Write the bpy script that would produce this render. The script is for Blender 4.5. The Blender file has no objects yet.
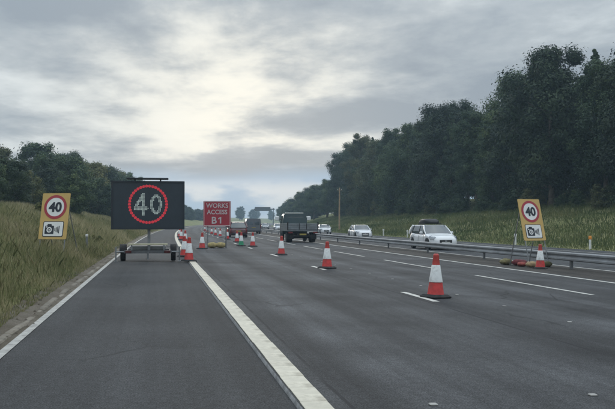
import bpy, math, random
import numpy as np
from mathutils import Vector, Matrix

sc = bpy.context.scene
C = sc.collection
R = math.radians
rnd = random.Random(7)

# ------------------------------------------------------------------ camera, sky, sun, exposure
FPX, YAW, PITCH = 790.0, math.atan(149.5 / 790.0), math.atan(17.5 / 790.0)
CAMH = 1.35
cam_d = bpy.data.cameras.new('camera')
cam_d.sensor_width = 36.0
cam_d.lens = 36.0 * FPX / 615.0
cam_d.clip_start = 0.05
cam_d.clip_end = 6000
cam = bpy.data.objects.new('camera', cam_d)
C.objects.link(cam)
cam.location = (0, 0, CAMH)
cam.rotation_euler = (math.pi / 2 + PITCH, 0, -YAW)
sc.camera = cam

SUN_EL, SUN_AZ = R(7.5), R(6.0)           # azimuth measured from +Y towards +X
SUN_DIR = Vector((math.sin(SUN_AZ) * math.cos(SUN_EL), math.cos(SUN_AZ) * math.cos(SUN_EL), math.sin(SUN_EL)))


class NT:
    """short-hand for building node trees"""
    def __init__(self, tree):
        self.t = tree
        tree.nodes.clear()

    def n(self, kind, **kw):
        nd = self.t.nodes.new(kind)
        ins = kw.pop('ins', {})
        for k, v in kw.items():
            setattr(nd, k, v)
        for k, v in ins.items():
            self.set(nd, k, v)
        return nd

    def set(self, nd, k, v):
        sock = nd.inputs[k]
        if hasattr(v, 'is_output') or isinstance(v, bpy.types.NodeSocket):
            self.t.links.new(v, sock)
        else:
            sock.default_value = v

    def math(self, op, a, b=0.0, c=0.0, clamp=False):
        nd = self.n('ShaderNodeMath', operation=op, use_clamp=clamp)
        for i, v in enumerate((a, b, c)):
            self.set(nd, i, v)
        return nd.outputs[0]

    def mix(self, f, a, b, blend='MIX'):
        nd = self.n('ShaderNodeMix', data_type='RGBA', blend_type=blend)
        self.set(nd, 0, f)
        for i, v in ((6, a), (7, b)):
            if isinstance(v, (tuple, list)) and len(v) == 3:
                v = (*v, 1.0)
            self.set(nd, i, v)
        return nd.outputs[2]

    def ramp(self, f, pts, interp='LINEAR'):
        nd = self.n('ShaderNodeValToRGB')
        nd.color_ramp.interpolation = interp
        el = nd.color_ramp.elements
        while len(el) < len(pts):
            el.new(0.5)
        for e, (p, c) in zip(el, pts):
            e.position = p
            e.color = (*c, 1.0) if len(c) == 3 else c
        self.set(nd, 0, f)
        return nd.outputs[0]

    def smooth(self, v, a, b, lo=0.0, hi=1.0):
        nd = self.n('ShaderNodeMapRange', interpolation_type='SMOOTHSTEP')
        for i, q in enumerate((v, a, b, lo, hi)):
            self.set(nd, i, q)
        return nd.outputs[0]

    def noise(self, vec, scale, detail=4.0, rough=0.5, dist=0.0):
        nd = self.n('ShaderNodeTexNoise')
        if vec is not None:
            self.set(nd, 'Vector', vec)
        for k, v in (('Scale', scale), ('Detail', detail), ('Roughness', rough), ('Distortion', dist)):
            self.set(nd, k, v)
        return nd.outputs[0]


world = bpy.data.worlds.new('World')
sc.world = world
world.use_nodes = True
w = NT(world.node_tree)
tc = w.n('ShaderNodeTexCoord')
D = tc.outputs['Generated']
sep = w.n('ShaderNodeSeparateXYZ', ins={0: D})
dz = w.math('MAXIMUM', sep.outputs[2], 0.0)
den = w.math('ADD', dz, 0.13)
comb = w.n('ShaderNodeCombineXYZ', ins={0: w.math('DIVIDE', sep.outputs[0], den), 1: w.math('DIVIDE', sep.outputs[1], den), 2: 0.0})
P = w.n('ShaderNodeMapping', ins={0: comb.outputs[0], 'Location': (6.2, 5.98, 0.0), 'Rotation': (0, 0, R(22)), 'Scale': (1.0, 0.8, 1.0)}).outputs[0]
sky = w.n('ShaderNodeTexSky', sky_type='NISHITA', sun_disc=False, sun_elevation=SUN_EL, sun_rotation=SUN_AZ,
          altitude=100.0, air_density=1.0, dust_density=2.0, ozone_density=1.0)
n1 = w.noise(P, 0.62, 5.0, 0.5, 0.1)          # broad banks of cloud
n2 = w.noise(P, 2.5, 7.0, 0.62, 0.12)             # ragged detail
n3 = w.noise(P, 0.22, 3.0, 0.5, 0.0)
dens = w.math('ADD', w.math('ADD', w.math('MULTIPLY', n1, 0.55), w.math('MULTIPLY', n2, 0.3)), w.math('MULTIPLY', n3, 0.25))
cloud = w.ramp(dens, [(0.41, (0.52, 0.55, 0.565)), (0.46, (0.425, 0.465, 0.49)), (0.515, (0.305, 0.342, 0.375)), (0.60, (0.205, 0.243, 0.285))])
sd = w.n('ShaderNodeVectorMath', operation='DOT_PRODUCT', ins={0: D, 1: tuple(SUN_DIR)})
gl = w.math('POWER', w.math('MAXIMUM', sd.outputs['Value'], 0.0), 55.0)
thin = w.smooth(dens, 0.57, 0.45)
glow = w.math('MULTIPLY', w.math('MULTIPLY', gl, w.smooth(sep.outputs[2], 0.03, 0.085)), w.math('ADD', w.math('MULTIPLY', thin, 0.85), 0.08))
cloud = w.mix(w.math('MULTIPLY', glow, 1.0, clamp=True), cloud, (0.67, 0.655, 0.59))
# clear strip low down with small heaped clouds
c2 = w.n('ShaderNodeMapping', ins={0: D, 'Scale': (9.0, 9.0, 26.0)}).outputs[0]
nc = w.noise(c2, 1.0, 6.0, 0.55, 0.2)
heap = w.math('MULTIPLY', w.smooth(nc, 0.44, 0.56), w.smooth(sep.outputs[2], 0.060, 0.038))
low = w.mix(heap, (0.245, 0.34, 0.445), (0.47, 0.505, 0.53))
edge = w.math('ADD', sep.outputs[2], w.math('MULTIPLY', w.math('SUBTRACT', w.noise(c2, 0.5, 5.0, 0.5), 0.5), 0.05))
skycol = w.mix(w.smooth(edge, 0.05, 0.075), low, cloud)
scaled = w.mix(1.0, skycol, (10.8, 10.8, 10.7), 'MULTIPLY')
# an overcast sky is brighter overhead than at the horizon
over = w.math('MULTIPLY_ADD', w.smooth(sep.outputs[2], 0.2, 0.9), 2.0, 1.0)
scaled = w.n('ShaderNodeVectorMath', operation='SCALE', ins={0: scaled, 'Scale': over}).outputs[0]
final = w.mix(0.012, scaled, sky.outputs[0])
bg = w.n('ShaderNodeBackground', ins={0: final, 1: 0.1})
w.t.links.new(bg.outputs[0], w.n('ShaderNodeOutputWorld').inputs[0])

sun_d = bpy.data.lights.new('sun', 'SUN')
sun_d.energy = 0.5
sun_d.angle = R(25)
sun_d.color = (1.0, 0.93, 0.82)
sun = bpy.data.objects.new('sun', sun_d)
C.objects.link(sun)
sun.rotation_euler = SUN_DIR.to_track_quat('Z', 'Y').to_euler()
sun.location = (0, 0, 60)

sc.view_settings.view_transform = 'Standard'
sc.view_settings.look = 'None'
sc.view_settings.exposure = 0.5
sc.view_settings.gamma = 1.0
sc.view_settings.use_curve_mapping = False
sc.cycles.max_bounces = 6
sc.cycles.transparent_max_bounces = 8
sc.cycles.use_denoising = True
sc.cycles.volume_bounces = 1


# ------------------------------------------------------------------ materials
MATS = {}


def mat(name, col, rough=0.6, metal=0.0, var=0.0, vscale=3.0, spec=0.4, emit=None, estr=0.0, obj_var=0.0, coat=0.0, dirt=0.0, dirt_col=(0.09, 0.075, 0.06)):
    if name in MATS:
        return MATS[name]
    m = bpy.data.materials.new(name)
    m.use_nodes = True
    t = NT(m.node_tree)
    co = t.n('ShaderNodeTexCoord').outputs['Object']
    base = (*col, 1.0)
    if var:
        f = t.noise(co, vscale, 5.0, 0.6)
        base = t.mix(t.smooth(f, 0.3, 0.7), tuple(c * (1 - var) for c in col), tuple(min(1, c * (1 + var)) for c in col))
    if dirt:
        f = t.noise(co, vscale * 0.7, 6.0, 0.65, 0.4)
        base = t.mix(t.math('MULTIPLY', t.smooth(f, 0.45, 0.72), dirt), base, dirt_col)
    if obj_var:
        oi = t.n('ShaderNodeObjectInfo').outputs['Random']
        base = t.mix(1.0, base, t.ramp(oi, [(0.0, (1 - obj_var,) * 3), (1.0, (1 + obj_var,) * 3)]), 'MULTIPLY')
    b = t.n('ShaderNodeBsdfPrincipled', ins={'Base Color': base, 'Roughness': rough, 'Metallic': metal, 'Specular IOR Level': spec, 'Coat Weight': coat})
    if emit:
        t.set(b, 'Emission Color', (*emit, 1.0))
        t.set(b, 'Emission Strength', estr)
    t.t.links.new(b.outputs[0], t.n('ShaderNodeOutputMaterial').inputs[0])
    MATS[name] = m
    return m


def asphalt(name, col, tracks=(), seams=(), patch=0.36):
    m = bpy.data.materials.new(name)
    m.use_nodes = True
    t = NT(m.node_tree)
    uv = t.n('ShaderNodeUVMap', uv_map='UVMap').outputs[0]          # u = metres across, v = metres along
    sp = t.n('ShaderNodeSeparateXYZ', ins={0: uv})
    U = sp.outputs[0]
    fine = t.noise(uv, 70.0, 3.0, 0.8)
    mid = t.noise(uv, 13.0, 5.0, 0.75)
    broad = t.noise(uv, 0.45, 4.0, 0.55, 0.3)
    streak = t.noise(t.n('ShaderNodeMapping', ins={0: uv, 'Scale': (2.6, 0.05, 1.0)}).outputs[0], 1.0, 5.0, 0.6)
    base = t.mix(t.smooth(fine, 0.34, 0.68), tuple(c * 0.30 for c in col), tuple(c * 1.8 for c in col))
    base = t.mix(1.0, base, t.ramp(mid, [(0.3, (0.66,) * 3), (0.7, (1.34,) * 3)]), 'MULTIPLY')
    base = t.mix(1.0, base, t.ramp(broad, [(0.3, (1 - patch,) * 3), (0.7, (1 + patch,) * 3)]), 'MULTIPLY')
    base = t.mix(1.0, base, t.ramp(streak, [(0.3, (1 - patch * 0.9,) * 3), (0.7, (1 + patch * 0.9,) * 3)]), 'MULTIPLY')
    wob = t.math('ADD', U, t.math('MULTIPLY', t.math('SUBTRACT', t.noise(t.n('ShaderNodeMapping', ins={0: uv, 'Scale': (0.2, 0.12, 1.0)}).outputs[0], 1.0, 3.0), 0.5), 0.5))
    for (u0, wd, amt) in tracks:                                     # polished wheel tracks and dark oily middles
        d = t.math('ABSOLUTE', t.math('SUBTRACT', wob, u0))
        f = t.smooth(d, wd, wd * 0.2)
        base = t.mix(f, base, t.mix(1.0, base, (amt, amt, amt * 1.01), 'MULTIPLY'))
    w2 = t.math('ADD', U, t.math('MULTIPLY', t.math('SUBTRACT', t.noise(uv, 1.3, 4.0), 0.5), 0.06))
    for (u0, wd) in seams:                                           # bitumen sealed joints
        d = t.math('ABSOLUTE', t.math('SUBTRACT', w2, u0))
        f = t.math('MULTIPLY', t.smooth(d, wd, wd * 0.4), t.smooth(t.noise(uv, 0.9, 3.0), 0.3, 0.5))
        base = t.mix(t.math('MULTIPLY', f, 0.75), base, (0.018, 0.018, 0.02))
    # fine cracks, mostly in a few worn areas
    ck = t.n('ShaderNodeTexVoronoi', feature='DISTANCE_TO_EDGE', ins={'Vector': t.n('ShaderNodeMapping', ins={0: t.mix(0.12, uv, t.n('ShaderNodeTexNoise', ins={'Vector': uv, 'Scale': 1.5, 'Detail': 4.0}).outputs[1]), 'Scale': (0.5, 0.22, 1.0)}).outputs[0], 'Scale': 1.0}).outputs['Distance']
    f = t.math('MULTIPLY', t.smooth(ck, 0.010, 0.003), t.smooth(t.noise(uv, 0.21, 2.0), 0.52, 0.62))
    base = t.mix(t.math('MULTIPLY', f, 0.6), base, (0.012, 0.012, 0.013))
    # scuffs and small pale specks
    vor = t.n('ShaderNodeTexVoronoi', ins={'Vector': uv, 'Scale': 1.7}).outputs['Distance']
    base = t.mix(t.math('MULTIPLY', t.smooth(vor, 0.022, 0.010), 0.7), base, (0.30, 0.29, 0.27))
    bump = t.n('ShaderNodeBump', ins={'Strength': 0.55, 'Distance': 0.006, 'Height': t.math('ADD', fine, t.math('MULTIPLY', mid, 0.5))})
    b = t.n('ShaderNodeBsdfPrincipled', ins={'Base Color': base, 'Roughness': 0.85, 'Specular IOR Level': 0.2, 'Normal': bump.outputs[0]})
    t.t.links.new(b.outputs[0], t.n('ShaderNodeOutputMaterial').inputs[0])
    return m


def ground_mat(name, a, b_, c_, scale=0.6, attr=False):
    m = bpy.data.materials.new(name)
    m.use_nodes = True
    t = NT(m.node_tree)
    co = t.n('ShaderNodeTexCoord').outputs['Object']
    f1 = t.noise(co, scale, 5.0, 0.6, 0.3)
    f2 = t.noise(co, scale * 14, 4.0, 0.7)
    f3 = t.noise(co, scale * 60, 3.0, 0.7)
    base = t.mix(t.smooth(f1, 0.35, 0.65), a, b_)
    base = t.mix(t.math('MULTIPLY', t.smooth(f2, 0.5, 0.75), 0.8), base, c_)
    base = t.mix(1.0, base, t.ramp(f3, [(0.25, (0.55,) * 3), (0.75, (1.4,) * 3)]), 'MULTIPLY')
    bump = t.n('ShaderNodeBump', ins={'Strength': 0.8, 'Distance': 0.05, 'Height': t.math('ADD', f2, f3)})
    b = t.n('ShaderNodeBsdfPrincipled', ins={'Base Color': base, 'Roughness': 0.95, 'Specular IOR Level': 0.1, 'Normal': bump.outputs[0]})
    t.t.links.new(b.outputs[0], t.n('ShaderNodeOutputMaterial').inputs[0])
    return m


def leaf_mat(name, cols, trans=0.25, obj_var=0.3, rough=0.6):
    """leaf colour picked per leaf (colour attribute 'tint') and shifted per plant"""
    m = bpy.data.materials.new(name)
    m.use_nodes = True
    t = NT(m.node_tree)
    at = t.n('ShaderNodeAttribute', attribute_name='tint').outputs['Fac']
    n = len(cols)
    base = t.ramp(at, [(i / (n - 1), c) for i, c in enumerate(cols)])
    if obj_var:
        oi = t.n('ShaderNodeObjectInfo').outputs['Random']
        base = t.mix(1.0, base, t.ramp(oi, [(0.0, (1 - obj_var, 1 - obj_var, 1 - obj_var * 0.9)), (0.55, (1.0, 1.0, 1.0)), (1.0, (1 + obj_var * 1.2, 1 + obj_var * 0.8, 1 + obj_var * 0.2))]), 'MULTIPLY')
    b = t.n('ShaderNodeBsdfPrincipled', ins={'Base Color': base, 'Roughness': rough, 'Specular IOR Level': 0.25})
    tr = t.n('ShaderNodeBsdfTranslucent', ins={0: base})
    mx = t.n('ShaderNodeMixShader', ins={0: trans, 1: b.outputs[0], 2: tr.outputs[0]})
    t.t.links.new(mx.outputs[0], t.n('ShaderNodeOutputMaterial').inputs[0])
    return m


def glass_mat(name, col, rough=0.06):
    return mat(name, col, rough=rough, spec=0.9, coat=0.3)


# ------------------------------------------------------------------ mesh helper
class MB:
    def __init__(self):
        self.v, self.f = [], []

    def add(self, vs, fs, M=None):
        o = len(self.v)
        self.v += [tuple(M @ Vector(p)) if M is not None else tuple(p) for p in vs]
        self.f += [tuple(i + o for i in f) for f in fs]
        return self

    def box(self, c, s, M=None, taper=1.0, bev=0.0):
        x, y, z = (q / 2 for q in s)
        if bev:
            # chamfered box: three nested rings
            b = min(bev, x * .9, y * .9, z * .9)
            rings = []
            for (zz, k) in ((-z, b), (-z + b, 0), (z - b, 0), (z, b)):
                X, Y = x - k, y - k
                rings.append([(c[0] + px, c[1] + py, c[2] + zz) for px, py in
                              ((-X + b, -Y), (X - b, -Y), (X, -Y + b), (X, Y - b), (X - b, Y), (-X + b, Y), (-X, Y - b), (-X, -Y + b))])
            return self.loft(rings, M=M)
        vs = []
        for zz, k in ((-z, 1.0), (z, taper)):
            vs += [(c[0] + a * x * k, c[1] + b * y * k, c[2] + zz) for a, b in ((-1, -1), (1, -1), (1, 1), (-1, 1))]
        fs = [(3, 2, 1, 0), (4, 5, 6, 7), (0, 1, 5, 4), (1, 2, 6, 5), (2, 3, 7, 6), (3, 0, 4, 7)]
        return self.add(vs, fs, M)

    def loft(self, rings, caps=True, closed=True, M=None):
        n = len(rings[0])
        vs = [p for r in rings for p in r]
        fs = []
        for i in range(len(rings) - 1):
            for j in range(n if closed else n - 1):
                k = (j + 1) % n
                fs.append((i * n + j, i * n + k, (i + 1) * n + k, (i + 1) * n + j))
        if caps:
            fs.append(tuple(reversed(range(n))))
            fs.append(tuple(range((len(rings) - 1) * n, len(rings) * n)))
        return self.add(vs, fs, M)

    def tube(self, pts, rad, n=8, caps=True, M=None):
        pts = [Vector(p) for p in pts]
        if not isinstance(rad, (list, tuple)):
            rad = [rad] * len(pts)
        rings = []
        for i, p in enumerate(pts):
            d = (pts[min(i + 1, len(pts) - 1)] - pts[max(i - 1, 0)]).normalized()
            a = Vector((0, 0, 1)) if abs(d.z) < 0.9 else Vector((1, 0, 0))
            x = d.cross(a).normalized()
            y = x.cross(d)
            rings.append([p + rad[i] * (math.cos(2 * math.pi * k / n) * x + math.sin(2 * math.pi * k / n) * y) for k in range(n)])
        return self.loft(rings, caps, True, M)

    def lathe(self, prof, n=20, M=None, axis='z'):
        rings = []
        for r, h in prof:
            ring = []
            for k in range(n):
                a = 2 * math.pi * k / n
                if axis == 'z':
                    ring.append((r * math.cos(a), r * math.sin(a), h))
                else:
                    ring.append((h, r * math.cos(a), r * math.sin(a)))
            rings.append(ring)
        return self.loft(rings, True, True, M)

    def plate(self, pts, y0, th, M=None):
        """outline in x,z; front face looks along -y at y0"""
        n = len(pts)
        vs = [(x, y0, z) for x, z in pts] + [(x, y0 + th, z) for x, z in pts]
        fs = [tuple(range(n)), tuple(reversed(range(n, 2 * n)))]
        fs += [(i, i + n, (i + 1) % n + n, (i + 1) % n) for i in range(n)]
        return self.add(vs, fs, M)

    def ring(self, cx, cz, r0, r1, y0, th, n=48, M=None):
        vs, fs = [], []
        for y in (y0, y0 + th):
            for r in (r0, r1):
                vs += [(cx + r * math.cos(2 * math.pi * k / n), y, cz + r * math.sin(2 * math.pi * k / n)) for k in range(n)]
        for k in range(n):
            j = (k + 1) % n
            fs += [(k, j, n + j, n + k), (2 * n + k, 3 * n + k, 3 * n + j, 2 * n + j), (n + k, n + j, 3 * n + j, 3 * n + k), (k, 2 * n + k, 2 * n + j, j)]
        return self.add(vs, fs, M)

    def build(self, name, m, parent=None, smooth=False, **props):
        me = bpy.data.meshes.new(name)
        me.from_pydata(self.v, [], self.f)
        me.validate()
        me.update()
        if smooth:
            me.shade_smooth()
            if smooth != 'full':
                me.set_sharp_from_angle(angle=R(smooth if smooth is not True else 40))
        return link(name, me, m, parent, **props)


def link(name, me, m=None, parent=None, **props):
    o = bpy.data.objects.new(name, me)
    C.objects.link(o)
    if m is not None:
        me.materials.clear()
        me.materials.append(m)
    if parent is not None:
        o.parent = parent
    for k, v in props.items():
        o[k] = v
    return o


def thing(name, label, category, loc=(0, 0, 0), rz=0.0, group=None):
    o = bpy.data.objects.new(name, None)
    o.empty_display_size = 0.2
    C.objects.link(o)
    o.location = loc
    o.rotation_euler = (0, 0, rz)
    tag(o, label, category, group)
    return o


def tag(o, label, category, group=None):
    o['label'] = label
    o['category'] = category
    if group:
        o['group'] = group
    return o


def copy_thing(root, label=None, loc=None, rz=None, scale=None, group=None):
    r = root.copy()
    C.objects.link(r)
    if label:
        r['label'] = label
    if group:
        r['group'] = group
    if loc is not None:
        r.location = loc
    if rz is not None:
        r.rotation_euler = (r.rotation_euler[0], r.rotation_euler[1], rz)
    if scale is not None:
        r.scale = scale
    for ch in KIDS(root):
        c = ch.copy()
        C.objects.link(c)
        c.parent = r
        for g in KIDS(ch):
            d = g.copy()
            C.objects.link(d)
            d.parent = c
    return r


def KIDS(o):
    return [x for x in C.objects if x.parent == o]


def text_mesh(body, size, bold=0.0, spacing=1.0, extrude=0.004, sx=1.0):
    cu = bpy.data.curves.new('lettering', 'FONT')
    cu.body = body
    cu.size = size
    cu.align_x = 'CENTER'
    cu.align_y = 'CENTER'
    cu.offset = bold
    cu.space_character = spacing
    cu.extrude = extrude
    cu.resolution_u = 4
    o = bpy.data.objects.new('lettering', cu)
    C.objects.link(o)
    bpy.context.view_layer.update()
    dg = bpy.context.evaluated_depsgraph_get()
    me = bpy.data.meshes.new_from_object(o.evaluated_get(dg))
    bpy.data.objects.remove(o)
    me.transform(Matrix.Rotation(math.pi / 2, 4, 'X') @ Matrix.Diagonal((sx, 1, 1, 1)))
    xs = [v.co.x for v in me.vertices]
    zs = [v.co.z for v in me.vertices]
    me.transform(Matrix.Translation((-(min(xs) + max(xs)) / 2, 0, -(min(zs) + max(zs)) / 2)))
    return me


def fast_mesh(name, verts, faces_n, tint=None):
    """verts (N,3), every face has faces_n consecutive verts"""
    verts = np.asarray(verts, dtype=np.float32)
    nv = len(verts)
    nf = nv // faces_n
    me = bpy.data.meshes.new(name)
    me.vertices.add(nv)
    me.vertices.foreach_set('co', verts.ravel())
    me.loops.add(nv)
    me.loops.foreach_set('vertex_index', np.arange(nv, dtype=np.int32))
    me.polygons.add(nf)
    me.polygons.foreach_set('loop_start', np.arange(0, nv, faces_n, dtype=np.int32))
    me.polygons.foreach_set('loop_total', np.full(nf, faces_n, dtype=np.int32))
    me.update(calc_edges=True)
    if tint is not None:
        a = me.attributes.new('tint', 'FLOAT', 'FACE')
        a.data.foreach_set('value', np.asarray(tint, dtype=np.float32))
    return me


# ------------------------------------------------------------------ road frame
K = 0.02                    # the whole road tilts down to the right, into the right-hand bend
RAD = 2600.0


def cx(s):
    return 0.0 if s < 25 else (s - 25) ** 2 / (2 * RAD)


def hd(s):
    return 0.0 if s < 25 else (s - 25) / RAD


def bank(u, s):
    """ground height away from the tarmac"""
    if u < -1.7:
        t = -(u + 1.86)
        if t <= 0:
            return 0.034 - 0.02
        rise = 0.33 * t * t / (t + 1.1)
        top = 4.4 + 0.5 * math.sin(s * 0.021 + 1.0)
        z = top * (1 - math.exp(-rise / top)) + 0.02 * t
        return 0.03 + z + 0.10 * min(1, t / 2) * math.sin(s * 0.31 + u * 0.7) * math.sin(s * 0.13 - u * 0.9)
    if u > 29.3:
        t = u - 29.3
        rise = 0.29 * t * t / (t + 1.6)
        top = 11.0
        z = top * (1 - math.exp(-rise / top)) + 0.01 * t
        return -0.60 + z + 0.16 * min(1, t / 3) * math.sin(s * 0.17 + u * 0.5) * math.sin(s * 0.07 - u * 0.6)
    return -K * u - 0.08


def zr(u):
    return -K * u


def at(s, u, dz=0.0, ground=None):
    h = hd(s)
    n = math.hypot(1, h)
    z = zr(u) if ground is None else ground
    return Vector((cx(s) + u / n, s - u * h / n, z + dz))


def on_bank(s, u, dz=0.0):
    p = at(s, u)
    return Vector((p.x, p.y, bank(u, s) + dz))


def heading(s):
    return -math.atan(hd(s))


def strip(name, us, ss, zf, m, uvs=True, parent=None, **props):
    """sheet swept along the road; us, ss lists, zf(u, s) -> height"""
    vs, fs = [], []
    for s in ss:
        for u in us:
            p = at(s, u)
            vs.append((p.x, p.y, zf(u, s)))
    n = len(us)
    for i in range(len(ss) - 1):
        for j in range(n - 1):
            fs.append((i * n + j, i * n + j + 1, (i + 1) * n + j + 1, (i + 1) * n + j))
    me = bpy.data.meshes.new(name)
    me.from_pydata(vs, [], fs)
    me.update()
    if uvs:
        lay = me.uv_layers.new(name='UVMap')
        for lp in me.loops:
            i, j = divmod(lp.vertex_index, n)
            lay.data[lp.index].uv = (us[j], ss[i])
    me.shade_smooth()
    return link(name, me, m, parent, **props)


def steps(a, b, near=3.0, grow=1.04):
    out, s, d = [a], a, near
    while s < b:
        s += d
        d *= grow
        out.append(min(s, b))
    return out


S_ALL = steps(-30.0, 1300.0, 4.0, 1.025)

M_lane = asphalt('lane_asphalt', (0.050, 0.051, 0.053), tracks=((2.25, 0.6, 1.30), (3.9, 0.55, 1.26), (3.05, 0.35, 0.85), (4.75, 0.4, 0.78), (6.2, 0.7, 1.34), (7.9, 0.6, 1.24), (7.05, 0.4, 0.84), (1.6, 0.25, 0.8), (10.3, 0.9, 1.12)), seams=((4.80, 0.035), (8.72, 0.03), (1.42, 0.025)))
M_shoulder = asphalt('shoulder_asphalt', (0.042, 0.043, 0.0445), tracks=((0.85, 0.25, 0.85), (-0.2, 0.5, 1.08)), seams=(), patch=0.2)
M_opp = asphalt('far_asphalt', (0.049, 0.051, 0.054), tracks=((16.0, 0.5, 1.1), (17.6, 0.5, 1.1), (19.6, 0.5, 1.1), (21.3, 0.5, 1.1)), seams=((18.3, 0.04),))
M_reserve = asphalt('reserve_surface', (0.048, 0.043, 0.038), seams=((12.6, 0.05),), patch=0.35)
M_dirt = ground_mat('roadside_dirt', (0.16, 0.135, 0.105), (0.23, 0.20, 0.165), (0.10, 0.105, 0.06), 1.4)
M_grassground = ground_mat('grass_ground', (0.16, 0.18, 0.07), (0.24, 0.22, 0.11), (0.10, 0.125, 0.05), 0.16)

# ground sheet
US_G = [-700, -400, -220, -120, -80, -60, -45, -34, -26, -20, -16, -13, -11, -9.5, -8, -7, -6, -5, -4.3, -3.7, -3.2, -2.8, -2.5, -2.2, -1.95, -1.6, 0, 5, 10, 15, 20, 25, 28.6, 29.2, 29.5, 30, 30.7, 31.5, 32.5, 34, 36, 38, 40, 42, 44, 47, 50, 54, 60, 70, 85, 110, 160, 260, 450, 700]
strip('ground', US_G, S_ALL, lambda u, s: bank(u, s), M_grassground, kind='structure')
strip('hard_shoulder', [-1.75, -1.2, -0.5, 0.3, 0.8, 1.04], S_ALL, lambda u, s: zr(u) - 0.034, M_shoulder, kind='structure')
strip('road_edge_step', [1.036, 1.046, 1.052], S_ALL, lambda u, s: zr(u) - 0.040 + (0.038 if u > 1.04 else 0.0) + (0.002 if u > 1.05 else 0), mat('step_face', (0.20, 0.20, 0.20), 0.9, var=0.3, vscale=9), kind='structure')
strip('road', [1.05, 2, 3, 4, 5, 6, 7, 8, 9, 10, 11, 11.9], S_ALL, lambda u, s: zr(u), M_lane, kind='structure')
strip('central_reserve', [11.9, 12.5, 13.2, 14.0, 14.8], S_ALL, lambda u, s: zr(u) + (0.012 if 12 < u < 14.5 else 0.0), M_reserve, kind='structure')
strip('opposite_road', [14.8, 17, 19, 21, 23, 25, 27, 29.25], S_ALL, lambda u, s: zr(u), M_opp, kind='structure')


def dirt_z(u, s):
    t = (-1.62 - u) / 0.45
    return zr(u) - 0.03 + 0.05 * max(0, t) + 0.022 * math.sin(s * 5.1 + u * 9) * math.sin(s * 2.3 - u * 14) * max(0, min(1, t * 4))


S_NEAR = steps(1.0, 120.0, 0.22, 1.008)
strip('dirt_strip', [-1.60, -1.66, -1.72, -1.80, -1.88, -1.97, -2.06, -2.15][::-1], S_NEAR, dirt_z, M_dirt, kind='structure')

# low concrete edging stones, half buried and uneven
kerb = bpy.data.objects.new('edging', None)
C.objects.link(kerb)
kerb['kind'] = 'structure'
M_edging = mat('edging_stone', (0.17, 0.15, 0.12), 0.95, var=0.3, vscale=4, dirt=0.7, dirt_col=(0.12, 0.10, 0.075), obj_var=0.22)
rk = random.Random(3)
ed_me = None
s = 4.0
while s < 70:
    if ed_me is None:
        o = MB().box((0, 0, 0), (0.11, 0.86, 0.12), bev=0.018).build('edging_stone', M_edging, kerb)
        ed_me = o.data
    else:
        o = link('edging_stone', ed_me, None, kerb)
    o.location = at(s, -1.745 + rk.uniform(-0.012, 0.012), rk.uniform(-0.088, -0.055))
    o.rotation_euler = (rk.uniform(-0.012, 0.012), rk.uniform(-0.08, 0.08), heading(s) + rk.uniform(-0.02, 0.02))
    s += 0.9

# ------------------------------------------------------------------ painted markings
M_paint = mat('white_paint', (0.52, 0.51, 0.47), 0.7, var=0.14, vscale=6, dirt=0.45, dirt_col=(0.25, 0.24, 0.22))
M_paint_old = mat('worn_paint', (0.36, 0.35, 0.325), 0.75, var=0.2, vscale=8, dirt=0.75, dirt_col=(0.16, 0.15, 0.14))
M_rib = mat('edge_line_paint', (0.54, 0.50, 0.41), 0.75, var=0.14, vscale=3.5, dirt=0.75, dirt_col=(0.22, 0.195, 0.15), obj_var=0.06)

edge = bpy.data.objects.new('edge_line', None)
C.objects.link(edge)
edge['kind'] = 'structure'
seg = MB().box((0, 0, 0.003), (0.215, 0.495, 0.008), bev=0.0025)
seg_me = None
s = 3.2
i = 0
while s < 62:
    if seg_me is None:
        o = seg.build('line_segment', M_rib, edge)
        seg_me = o.data
    else:
        o = bpy.data.objects.new('line_segment', seg_me)
        C.objects.link(o)
        o.parent = edge
    o.location = at(s, 1.175 + rnd.uniform(-0.004, 0.004), rnd.uniform(0, 0.0015))
    o.rotation_euler = (0, K, heading(s))
    s += 0.5 if i != 33 else 0.56
    i += 1
strip('line_far', [1.065, 1.285], [x for x in steps(s - 0.25, 1200, 4, 1.03)], lambda u, s: zr(u) + 0.005, M_rib, parent=edge)


def long_line(name, u, wd, s0, s1, m):
    strip(name, [u - wd / 2, u + wd / 2], steps(s0, s1, 2.0, 1.02), lambda uu, s: zr(uu) + (0.005 if not (-2 < u < 0) else -0.026), m, kind='structure')


long_line('shoulder_line', -1.57, 0.10, 2.0, 1200, M_paint_old)
long_line('reserve_line', 11.62, 0.16, 4.0, 1200, M_paint)
long_line('opposite_reserve_line', 14.95, 0.15, 4.0, 1200, M_paint)
long_line('opposite_shoulder_line', 26.0, 0.18, 4.0, 1200, M_paint)


def dashes(name, u, first, period, length, wd, n, m):
    for k in range(n):
        s0 = first + period * k
        strip(name, [u - wd / 2, u + wd / 2], [s0, s0 + length / 2, s0 + length], lambda uu, s: zr(uu) + 0.005, m, kind='structure')


dashes('lane_marking', 4.98, 13.7, 9.75, 2.0, 0.13, 24, M_paint)
dashes('warning_marking', 8.95, 5.85, 9.35, 6.15, 0.12, 26, M_paint)
dashes('opposite_lane_marking', 18.6, 20.0, 9.0, 2.0, 0.11, 22, M_paint)
dashes('opposite_lane_marking', 22.3, 24.0, 9.0, 2.0, 0.11, 22, M_paint)

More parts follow.
